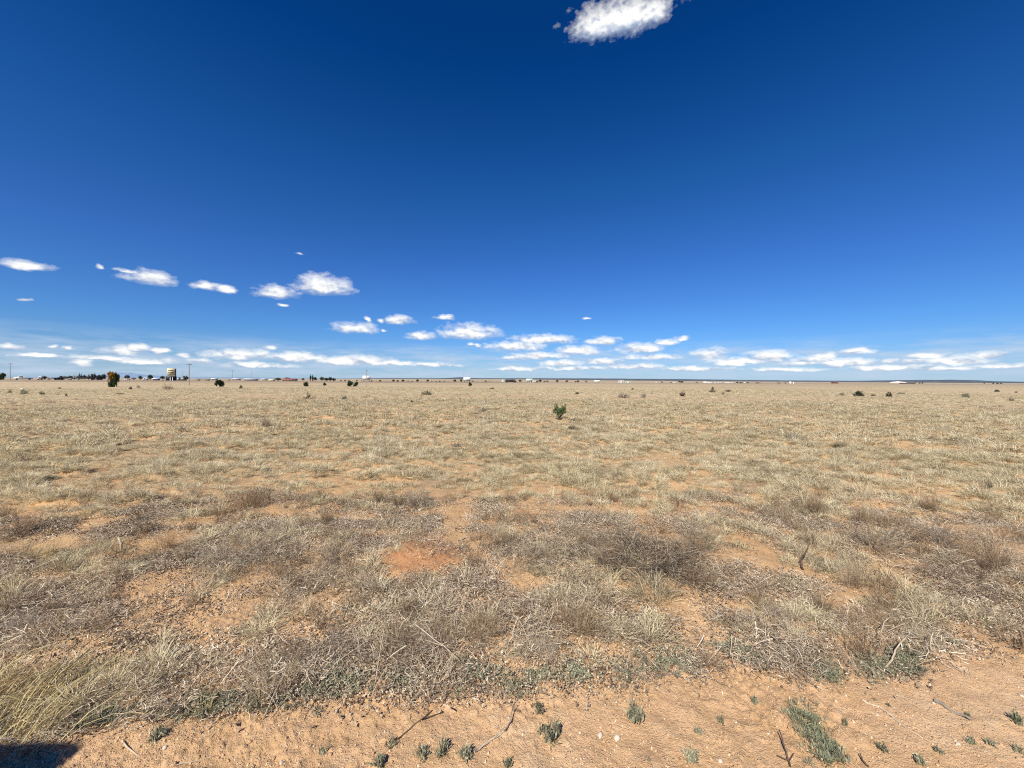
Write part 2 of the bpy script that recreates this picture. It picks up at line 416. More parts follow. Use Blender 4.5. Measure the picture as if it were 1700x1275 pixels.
# ------------------------------------------------------------------ ground sheet
def build_ground():
    fine = np.radians(np.linspace(-74, 74, 1320))
    coarse = np.radians(np.linspace(74, 286, 60))[1:]
    az = np.concatenate([fine, coarse]); az[-1] = az[0] + 2 * np.pi
    radii = [.0, .4, .8, 1.1]; r_ = 1.35
    while r_ < 26: radii.append(r_); r_ *= 1.0048
    while r_ < 1500: radii.append(r_); r_ *= 1.02
    while r_ < 90000: radii.append(r_); r_ *= 1.08
    rr = np.array(radii)
    A, Rr = np.meshgrid(az, rr); X = Rr * np.sin(A); Y = Rr * np.cos(A)
    Z = terrain(X, Y)
    far = Rr > 14000; Z = np.where(far, Z - (Rr - 14000) * .0025, Z)
    nr, nc = A.shape
    mb = MB(); mb.add(np.stack([X, Y, Z], -1).reshape(-1, 3), grid_faces(nr, nc)[:, ::-1])
    o = mesh_obj('ground', mb.mesh('ground', M['soil'], True)); tag(o, kind='structure')
build_ground()

# ------------------------------------------------------------------ hills far off
def ridge(name, xs, offs, D, depth, mat, jag=.15):
    px = np.linspace(xs[0], xs[-1], 260); off = np.interp(px, xs, offs)
    off = off - (fbm(px / 14, px * 0, 4, 31) - .5) * jag * np.abs(off)
    T = (px - 850) / F; mb = MB(); rows = []
    for k, (fr, dd) in enumerate(((-.6, -1), (.35, -.6), (.8, -.25), (1, 0), (.7, .5), (-.6, 1.2))):
        y = D + dd * depth; h = EYE + off / F * D
        z = np.where(fr < 0, -150, h * fr + (fbm(px / 9, px * 0 + k, 3, 40 + k) - .5) * .12 * np.abs(h) * (fr < 1))
        rows.append(np.stack([T * y, np.full_like(px, y), z], -1))
    V = np.stack(rows); mb.add(V.reshape(-1, 3), grid_faces(len(rows), len(px)))
    return tag(mesh_obj(name, mb.mesh(name, M[mat], True)), kind='structure')
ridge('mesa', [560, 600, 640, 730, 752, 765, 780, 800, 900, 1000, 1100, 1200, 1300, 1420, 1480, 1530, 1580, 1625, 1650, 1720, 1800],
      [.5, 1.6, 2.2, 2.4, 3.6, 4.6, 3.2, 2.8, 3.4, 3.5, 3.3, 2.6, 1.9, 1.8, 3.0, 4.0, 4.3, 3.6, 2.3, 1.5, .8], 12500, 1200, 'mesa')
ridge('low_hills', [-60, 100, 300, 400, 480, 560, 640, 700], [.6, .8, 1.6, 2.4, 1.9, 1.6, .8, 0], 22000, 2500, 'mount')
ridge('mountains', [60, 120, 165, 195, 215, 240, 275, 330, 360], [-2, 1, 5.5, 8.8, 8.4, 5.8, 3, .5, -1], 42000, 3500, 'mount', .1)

# ------------------------------------------------------------------ highway
def build_road():
    px = np.linspace(-400, 1900, 400); D = np.interp(np.clip(px, 0, 1700), KX, ROAD_D) + np.where(px < 0, px * .1, 0)
    D = np.convolve(np.pad(D, 20, 'edge'), np.ones(41) / 41, 'valid')
    X = (px - 850) / F * D; mb = MB(); rows = []
    for dd, dz in ((-5, .03), (5, .06)):
        y = D + dd; x = X; rows.append(np.stack([x, y, np.maximum(terrain(x, y), terrain(x, D)) + dz + .02], -1))
    mb.add(np.stack(rows).reshape(-1, 3), grid_faces(2, len(px)))
    tag(mesh_obj('road', mb.mesh('road', M['asphalt'])), kind='structure')
build_road()
def build_verge():
    px = np.linspace(-300, 1800, 500); D = np.interp(np.clip(px, 0, 1700), KX, ROAD_D); T = (px - 850) / F; rows = []
    for k, f in enumerate((.70, .76, .82, .88, .94, .985)):
        y = D * (f + (.05 * (fbm(px / 40, px * 0, 3, 44) - .5) if k == 0 else 0)); x = T * y; rows.append(np.stack([x, y, terrain(x, y) + .03], -1))
    mb = MB(); mb.add(np.stack(rows).reshape(-1, 3), grid_faces(len(rows), len(px)))
    m, nt, b = NT('verge_soil'); pos = position(nt); mp = nt.nodes.new('ShaderNodeMapping'); mp.inputs['Scale'].default_value = (.25, 1, 1); nt.links.new(pos, mp.inputs['Vector'])
    nt.links.new(ramp(nt, [(.3, (.22, .165, .11)), (.5, (.33, .255, .18)), (.68, (.48, .385, .26))], noise(nt, mp.outputs[0], .12, 6, .65)), b.inputs['Base Color'])
    tag(mesh_obj('road_verge', mb.mesh('road_verge', m)), kind='structure')
build_verge()

# ------------------------------------------------------------------ scattered stuff through geometry nodes
def scatter(name, P, rot, scl, idx, sources, label, mat):
    me = bpy.data.meshes.new(name); n = len(P); me.vertices.add(n); me.vertices.foreach_set('co', P.astype(np.float32).ravel())
    for nm, ty, a, key in (('rot', 'FLOAT_VECTOR', rot, 'vector'), ('scl', 'FLOAT_VECTOR', scl, 'vector'), ('pick', 'INT', idx, 'value')):
        at = me.attributes.new(nm, ty, 'POINT'); at.data.foreach_set(key, np.ascontiguousarray(a, np.int32 if ty == 'INT' else np.float32).ravel())
    me.materials.append(mat)
    o = bpy.data.objects.new(name, me); COL.objects.link(o)
    c = bpy.data.collections.new(name + '_kinds')
    for k, mb in enumerate(sources):
        so = bpy.data.objects.new('%s_kind_%02d' % (name, k), mb.mesh(name + '_kind', mat)); c.objects.link(so)
    g = bpy.data.node_groups.new(name, 'GeometryNodeTree')
    g.interface.new_socket('Geometry', in_out='INPUT', socket_type='NodeSocketGeometry'); g.interface.new_socket('Geometry', in_out='OUTPUT', socket_type='NodeSocketGeometry')
    N = g.nodes.new; L = g.links.new
    gi = N('NodeGroupInput'); go = N('NodeGroupOutput'); ip = N('GeometryNodeInstanceOnPoints'); ci = N('GeometryNodeCollectionInfo')
    ci.inputs['Collection'].default_value = c; ci.inputs['Separate Children'].default_value = True; ci.inputs['Reset Children'].default_value = True
    def attr(nm, ty):
        a = N('GeometryNodeInputNamedAttribute'); a.data_type = ty; a.inputs['Name'].default_value = nm
        return [s for s in a.outputs if s.enabled and s.name == 'Attribute'][0]
    er = N('FunctionNodeEulerToRotation'); L(attr('rot', 'FLOAT_VECTOR'), er.inputs[0])
    L(gi.outputs[0], ip.inputs['Points']); L(ci.outputs[0], ip.inputs['Instance']); ip.inputs['Pick Instance'].default_value = True
    L(attr('pick', 'INT'), ip.inputs['Instance Index']); L(er.outputs[0], ip.inputs['Rotation']); L(attr('scl', 'FLOAT_VECTOR'), ip.inputs['Scale'])
    L(ip.outputs[0], go.inputs[0])
    md = o.modifiers.new('scatter', 'NODES'); md.node_group = g
    tag(o, label, None, None, 'stuff'); o['category'] = name.replace('_', ' ')
    return o

def sector(n, r0, r1, amax=59, power=2.0):
    """random points between two ranges inside the view sector, thinner with distance when power < 2"""
    a = np.radians(rng.uniform(-amax, amax, n)); u = rng.random(n)
    if power == 0: r = r0 * (r1 / r0) ** u
    else: r = (r0 ** power + u * (r1 ** power - r0 ** power)) ** (1 / power)
    return r * np.sin(a), r * np.cos(a)

BARE = [(702, 932, 90, 44), (1130, 1008, 110, 20), (905, 975, 55, 12), (995, 1078, 75, 18), (1500, 938, 65, 13), (1385, 1000, 60, 14),
        (570, 858, 110, 9), (740, 848, 60, 10), (980, 846, 110, 8), (110, 858, 70, 6), (150, 1085, 70, 22), (300, 868, 60, 8), (480, 1035, 30, 12), (790, 1000, 35, 12),
        (1230, 838, 60, 5), (1060, 1105, 60, 10), (1180, 1060, 60, 14), (1600, 1010, 70, 12), (640, 885, 50, 9), (1250, 930, 70, 9), (250, 905, 60, 10),
        (820, 1105, 70, 12), (1440, 1070, 60, 14), (300, 1150, 50, 9), (1640, 1050, 60, 16), (60, 1115, 50, 12), (350, 1000, 60, 12)]
def bareness(px, py):
    b_ = np.zeros_like(px)
    for x, y, rx, ry in BARE:
        b_ = np.maximum(b_, np.clip(1.5 - np.hypot((px - x) / rx, (py - y) / ry), 0, 1))
    return b_

# grass field ---------------------------------------------------------
def jgrid(r0, r1, step, amax=59):
    """one point per cell of a jittered grid, clipped to the view sector"""
    X, Y = np.meshgrid(np.arange(-r1, r1, step), np.arange(0, r1, step))
    X = (X + rng.uniform(-.48, .48, X.shape) * step).ravel(); Y = (Y + rng.uniform(-.48, .48, Y.shape) * step).ravel()
    r = np.hypot(X, Y); k = (r > r0) & (r < r1) & (np.abs(np.arctan2(X, Y)) < math.radians(amax)); return X[k], Y[k]
def mound(n, L, w, rb, segs=4, curl=1.7):
    """low dome of short curling blades"""
    return blades(n, L, w, rb, (.05, 1.35), curl, segs, wob=.25)
def field_grass():
    near = [mound(190, .085, .0034, .036 + .005 * k) for k in range(5)] + [blades(90, .14, .0032, .03, (.0, 1.0), 1.0) for k in range(2)]
    mid = [mound(80, .09, .0075, .05, 3) for k in range(5)] + [blades(45, .16, .005, .04, (.05, .9), .9, 3)]
    far = [mound(46, .13, .016, .09, 2) for k in range(4)]
    src = near + mid + far
    Ps = []; idx = []; S = []
    def put(x, y, kinds, s, zsc, p=None):
        z = terrain(x, y); Ps.append(np.stack([x, y, z - .004], -1)); idx.append(rng.integers(kinds[0], kinds[1], len(x)) if p is None else p)
        S.append(np.stack([s, s, s * zsc], -1))
    def cover(x, y, px, thin):
        big_ = fbm(x / 3.5, y / 6, 3, 27); fine_ = fbm(x / .45, y / .45, 3, 21)
        soil_side = np.interp(px, [-100, 300, 620, 900, 1100, 1500, 1800], [0, .0, .15, .09, .07, .10, .06])
        return np.clip(1.12 - thin * 1.0 - soil_side * np.clip((big_ - .40) * 9, 0, 1.9) - np.clip(.36 - fine_, 0, 1) * 5, .05, 1)
    x, y = jgrid(4.2, 13, .112, 68); px, py = flat_px(x, y)
    line = np.interp(px, [0, 300, 600, 850, 1100, 1400, 1700], [872, 856, 842, 838, 842, 858, 885]) + (fbm(px / 60, py / 20, 3, 8) - .5) * 50
    keep = (rng.random(len(x)) < cover(x, y, px, .12) * np.clip((line - py) / 26 + .12, 0, 1)); x, y = x[keep], y[keep]
    pk = np.where(rng.random(len(x)) < .93, rng.integers(0, 5, len(x)), rng.integers(5, 7, len(x)))
    hm = fbm(x / .42, y / .30, 2, 13); put(x, y, None, (.6 + .65 * rng.random(len(x)) ** 1.4) * np.interp(hm, [.3, .45, .7], [.6, 1.0, 1.6]), .8 + .5 * rng.random(len(x)), pk)
    x, y = jgrid(13, 32, .150, 62); px, py = flat_px(x, y)
    keep = rng.random(len(x)) < cover(x, y, px, .14); x, y = x[keep], y[keep]
    hm = fbm(x / .42, y / .30, 2, 13); big_ = rng.random(len(x)) < .05; put(x, y, (7, 13), (.65 + .7 * rng.random(len(x)) ** 1.6) * np.interp(hm, [.3, .45, .7], [.6, 1.0, 1.65]) * np.where(big_, 1.35, 1), .65 + .4 * rng.random(len(x)))
    x, y = jgrid(32, 85, .33, 58); dn = fbm(x / 4, y / 4, 4, 22)
    keep = rng.random(len(x)) < np.clip((dn - .22) * 3, .1, .95); x, y = x[keep], y[keep]
    put(x, y, (13, 17), (.6 + 1.0 * rng.random(len(x)) ** 2) * np.where(rng.random(len(x)) < .06, 1.5, 1), .34 + .26 * rng.random(len(x)))
    x, y = sector(26000, 85, 330, 57, 1.2); dn = fbm(x / 14, y / 14, 4, 23)
    pxx, _ = flat_px(x, y); rd = np.interp(pxx, KX, ROAD_D)
    keep = (rng.random(len(x)) < np.clip((dn - .38) * 3, .02, 1)) & (np.abs(y - rd) > 9); x, y = x[keep], y[keep]
    put(x, y, (13, 17), 1.0 + 1.2 * rng.random(len(x)), .22 + .16 * rng.random(len(x)))
    # sparse tufts in the weedy strip
    x, y = sector(2400, 2.1, 5.4, 60); px, py = flat_px(x, y)
    keep = (py < sand_edge(px) - 45) & (rng.random(len(x)) < np.clip((fbm(x / .45, y / .45, 3, 33) - .47) * 5, .02, 1) * (1 - bareness(px, py))); x, y = x[keep], y[keep]
    put(x, y, (0, 7), .7 + .7 * rng.random(len(x)), .55 + .4 * rng.random(len(x)))
    P = np.concatenate(Ps); n = len(P)
    rot = np.stack([rng.normal(0, .1, n), rng.normal(0, .1, n), rng.random(n) * 6.283], -1)
    scatter('dry_grass', P, rot, np.concatenate(S), np.concatenate(idx), src, 'bleached straw coloured bunch grass covering the plain', M['straw'])
    print('grass', n)
field_grass()

# dead weeds and litter of the roadside strip -------------------------
def strip_points(n, r0=1.75, r1=6.6, top=None, amax=72):
    x, y = sector(int(n * 1.75), r0, r1 + 1.0, amax); px, py = flat_px(x, y)
    edge = sand_edge(px) + (fbm(px / 25, py / 25, 3, 9) - .5) * 26
    top_ = np.interp(px, [0, 300, 600, 850, 1100, 1400, 1700], [800, 815, 820, 828, 820, 815, 800]) if top is None else top
    k = (py < edge) & (py > top_); return x[k], y[k], px[k], py[k]
def weeds():
    # litter
    src = [litter(90, .11, (.008, .045), .0030, .022) for k in range(6)] + [litter(40, .12, (.03, .12), .0022, .05) for k in range(3)]
    x, y, px, py = strip_points(15000, 1.65, 6.2)
    d = np.clip((fbm(x / .35, y / .35, 3, 51) - .36) * 5, .06, 1) * np.clip((fbm(x / .9, y / .6, 3, 52) - .38) * 6, .12, 1) * (1 - .93 * bareness(px, py)) * np.clip((py - 830) / 40, .35, 1)
    k = rng.random(len(x)) < d; x, y, px = x[k], y[k], px[k]
    n = len(x); P = np.stack([x, y, terrain(x, y)], -1)
    scatter('dry_litter', P, np.stack([rng.normal(0, .1, n), rng.normal(0, .1, n), rng.random(n) * 6.28], -1), np.repeat((.7 + .6 * rng.random(n))[:, None], 3, 1),
            rng.integers(0, 9, n), src, 'broken gray and tan stalks littering the roadside strip', M['litter'])
    print('litter', n)
    # gray weeds
    src = [twiggy(16, .16, .0024, 1.35, 5, 3, 4) for k in range(3)] + [twiggy(22, .12, .0022, 1.5, 5, 2, 3, flat=.6) for k in range(3)]
    x, y, px, py = strip_points(1900, 1.9)
    d = np.clip((fbm(x / .55, y / .4, 3, 61) - .47) * 5, 0.03, 1) * (1 - bareness(px, py)) * np.clip((py - 840) / 50, .12, 1)
    k = rng.random(len(x)) < d; x, y = x[k], y[k]; n = len(x); P = np.stack([x, y, terrain(x, y)], -1)
    scatter('gray_weeds', P, np.stack([rng.normal(0, .15, n), rng.normal(0, .15, n), rng.random(n) * 6.28], -1), np.repeat((.55 + .65 * rng.random(n))[:, None], 3, 1),
            rng.integers(0, 6, n), src, 'low gray brown dead weeds matted along the roadside', M['grayweed'])
    print('gray', n)
    src = [twiggy(26, .17, .0022, .75, 5, 3, 4, up=.12) for k in range(3)] + [blades(90, .16, .0022, .04, (.0, .7), .6) for k in range(2)]
    x, y, px, py = strip_points(1300, 1.9)
    d = np.clip((fbm(x / .4, y / .4, 3, 71) - .5) * 5, 0.01, 1) * (1 - bareness(px, py))
    k = rng.random(len(x)) < d; x, y = x[k], y[k]; n = len(x); P = np.stack([x, y, terrain(x, y)], -1)
    scatter('brown_weeds', P, np.stack([rng.normal(0, .12, n), rng.normal(0, .12, n), rng.random(n) * 6.28], -1), np.repeat((.5 + .6 * rng.random(n))[:, None], 3, 1),
            rng.integers(0, 5, n), src, 'rusty brown upright dead weeds among the gray ones', M['brownweed'])
    print('brown', n)
    # crumbs of curled dry leaf
    def crumbs(n, r_):
        c = np.stack([rng.normal(0, r_, n), rng.normal(0, r_, n), .004 + .012 * rng.random(n) ** 2], -1); return leafballs(c, np.full(n, .006), 3, .0058)
    src = [crumbs(46, .055) for k in range(6)]
    x, y, px, py = strip_points(12000, 1.7, 5.6)
    d = np.clip((fbm(x / .3, y / .3, 3, 55) - .42) * 5, .06, 1) * np.clip((fbm(x / .9, y / .6, 3, 52) - .38) * 6, .15, .9) * (1 - .88 * bareness(px, py))
    k = rng.random(len(x)) < d; x, y = x[k], y[k]; n = len(x); P = np.stack([x, y, terrain(x, y)], -1)
    scatter('leaf_crumbs', P, np.stack([np.zeros(n), np.zeros(n), rng.random(n) * 6.28], -1), np.repeat((.7 + .7 * rng.random(n))[:, None], 3, 1),
            rng.integers(0, 6, n), src, 'crumbled dry leaves and seed husks between the roadside weeds', M['litter'])
    # long bent stalks lying and leaning over everything
    def stalk(k):
        mb = MB(); S = 7; a = 0.; p = np.zeros(3); pit = rng.uniform(.02, .9); P = [p.copy()]; L = 1.0
        for i in range(S - 1):
            a += rng.normal(0, .25); pit_ = pit * (1 - i / S * 1.3)
            p = p + np.array([math.cos(a) * math.cos(pit_), math.sin(a) * math.cos(pit_), math.sin(pit_)]) * L / S; p[2] = max(p[2], .004); P.append(p.copy())
        P = np.array(P); tube(mb, P, np.linspace(.009, .004, S), 5)
        for j in rng.integers(2, S - 1, 3): tube(mb, [P[j], P[j] + unit(rng.normal(0, 1, 3) * (1, 1, .4) + (0, 0, .4)) * .22], [.005, .002], 4)
        return mb
    src = [stalk(k) for k in range(12)]
    x, y, px, py = strip_points(1500, 1.7, 5.6); k = rng.random(len(x)) < .45 * (1 - .8 * bareness(px, py)); x, y = x[k], y[k]; n = len(x); P = np.stack([x, y, terrain(x, y) + .004], -1)
    scatter('bent_stalks', P, np.stack([np.zeros(n), np.zeros(n), rng.random(n) * 6.28], -1), np.repeat((.08 + .22 * rng.random(n) ** 1.5)[:, None], 3, 1),
            rng.integers(0, 12, n), src, 'thin pale bent stalks lying among the roadside weeds', M['litter'])
    # dark weeds among the grass
    src = [twiggy(24, .12, .004, 1.35, 4, 2, 3) for k in range(4)]
    xa, ya = sector(9000, 5, 38, 58, 1.7); px, py = flat_px(xa, ya); k = rng.random(len(xa)) < np.clip((fbm(xa / 2, ya / 3, 3, 66) - .5) * 1.6, .03, .3); x, y = xa[k], ya[k]; n = len(x)
    P = np.stack([x, y, terrain(x, y)], -1); sc_ = (.55 + 1.0 * rng.random(n) ** 2) * np.interp(y, [5, 38], [1, 1.8])
    scatter('field_weeds', P, np.stack([rng.normal(0, .1, n), rng.normal(0, .1, n), rng.random(n) * 6.28], -1), np.repeat(sc_[:, None], 3, 1),
            rng.integers(0, 4, n), src, 'small gray brown weeds sprinkled through the straw grass', M['grayweed'])
    print('fieldweeds', n)
    # gray-green ground cover at the edge of the sand
    def cushion(n):
        c = np.stack([rng.normal(0, .035, n), rng.normal(0, .035, n), .012 + .012 * rng.random(n)], -1)
        mb = leafballs(c, np.full(n, .017), 26, .0052, flat=.9); mb.merge(litter(10, .05, (.02, .06), .002, .02)); return mb
    src = [cushion(k + 6) for k in range(5)]
    x, y, px, py = strip_points(5200, 1.7, 2.6, top=1040)
    dist = sand_edge(px) - py; d = 1.0 * np.exp(-((dist - 6 - 30 * fbm(x / .2, y / .2, 2, 83)) / 13.) ** 2) * np.clip((fbm(x / .16, y / .16, 2, 81) - .33) * 5, 0, 1) * np.interp(px, [0, 200, 400, 1500, 1560, 1700], [.3, .7, 1, 1, .3, .2])
    k = rng.random(len(x)) < d; x, y = x[k], y[k]; n = len(x); P = np.stack([x, y, terrain(x, y)], -1)
    scatter('ground_cover', P, np.stack([np.zeros(n), np.zeros(n), rng.random(n) * 6.28], -1), np.repeat((.45 + .85 * rng.random(n) ** 1.5)[:, None], 3, 1),
            rng.integers(0, 5, n), src, 'low gray green plants creeping along the edge of the sand', M['sage'])
    print('cover', n)
weeds()

def stone_mb(r, sub=2, lump=.25):
    bm = __import__('bmesh').new(); __import__('bmesh').ops.create_icosphere(bm, subdivisions=sub, radius=1)
    V = np.array([v.co[:] for v in bm.verts]); Fc = np.array([[v.index for v in f.verts] for f in bm.faces]); bm.free()
    q = r.normal(0, 1, 3); s = 1 + lump * (np.sin(V @ r.normal(0, 1.6, 3) + q[0]) + np.sin(V @ r.normal(0, 2.6, 3) + q[1]) * .6)
    V = V * s[:, None] * np.array([1, .75 + .2 * r.random(), .55 + .2 * r.random()])
    for _ in range(4):                        # chipped facets
        d = unit(r.normal(0, 1, 3)); h = V @ d; m = h.max() * (.62 + .2 * r.random()); V = V - np.maximum(h - m, 0)[:, None] * d
    return MB().add(V, Fc)
def gravel():
    src = [stone_mb(rng, 1) for k in range(8)]
    x, y = sector(95000, 1.35, 5.2, 74, 1.2); px, py = flat_px(x, y)
    inside = py > sand_edge(px)
    d = np.where(inside, 1, .22) * np.clip((fbm(x / .3, y / .3, 3, 91) - .2) * 2.2, .15, 1)
    k = rng.random(len(x)) < d; x, y = x[k], y[k]; n = len(x)
    s = .0015 + .0060 * rng.random(n) ** 12 + .0026 * rng.random(n) ** 2
    P = np.stack([x, y, terrain(x, y) + s * .25], -1)
    scatter('gravel', P, rng.random((n, 3)) * 6.28, np.repeat(s[:, None], 3, 1), rng.integers(0, 8, n), src, 'small pale and tan pebbles strewn over the roadside sand', M['pebble'])
    print('gravel', n)
    # crusty clods of the same earth
    x, y = sector(20000, 1.35, 5.4, 74, 1.3); px, py = flat_px(x, y)
    d = np.clip((fbm(x / .35, y / .35, 3, 95) - .42) * 5, .05, 1) * np.where(py > sand_edge(px) + 20, .5, 1)
    d = d * (np.hypot(x - MOUND[0], y - MOUND[1]) > .5)
    k = rng.random(len(x)) < d; x, y = x[k], y[k]; n = len(x); s = .003 + .010 * rng.random(n) ** 4
    scatter('clods', np.stack([x, y, terrain(x, y) + s * .1], -1), rng.random((n, 3)) * 6.28, np.repeat(s[:, None], 3, 1), rng.integers(0, 8, n), src, 'crusty crumbs of reddish earth on the roadside', M['soil'])
gravel()
#PART2
# ------------------------------------------------------------------ prototypes of plants
def norm(mb, w=1.0, h=1.0):
    v = np.concatenate(mb.v); r = np.percentile(np.hypot(v[:, 0], v[:, 1]), 97); z = np.percentile(v[:, 2], 98)
    mb.v = [q * np.array([w / r, w / r, h / z]) for q in mb.v]; return mb
PR = {}
def proto(key, mat, fn, n=3):
    PR[key] = [norm(fn(k)).mesh(key, M[mat]) for k in range(n)]
proto('dead', 'grayweed', lambda k: twiggy(60, 1.0, .045, 1.45, 6, 3, 4, base_r=.15))
proto('brown', 'darktwig', lambda k: twiggy(60, 1.0, .045, 1.3, 6, 3, 4, base_r=.15))
proto('graybush', 'baretwig', lambda k: twiggy(56, 1.0, .042, 1.35, 6, 3, 4, base_r=.15))
def dome_leaf(k):
    n = 46; d = unit(rng.normal(0, 1, (n, 3))); d[:, 2] = np.abs(d[:, 2]); c = d * (.55 + .4 * rng.random(n))[:, None]
    mb = leafballs(c, .16 + .14 * rng.random(n), 60, .045); mb.merge(twiggy(14, .9, .05, 1.2, 3, 0, 3)); return mb
proto('olive', 'sage', dome_leaf)
proto('darkshrub', 'darkleaf', dome_leaf)
proto('wispy', 'straw', lambda k: blades(120, 1.0, .03, .2, (.0, .8), .5))

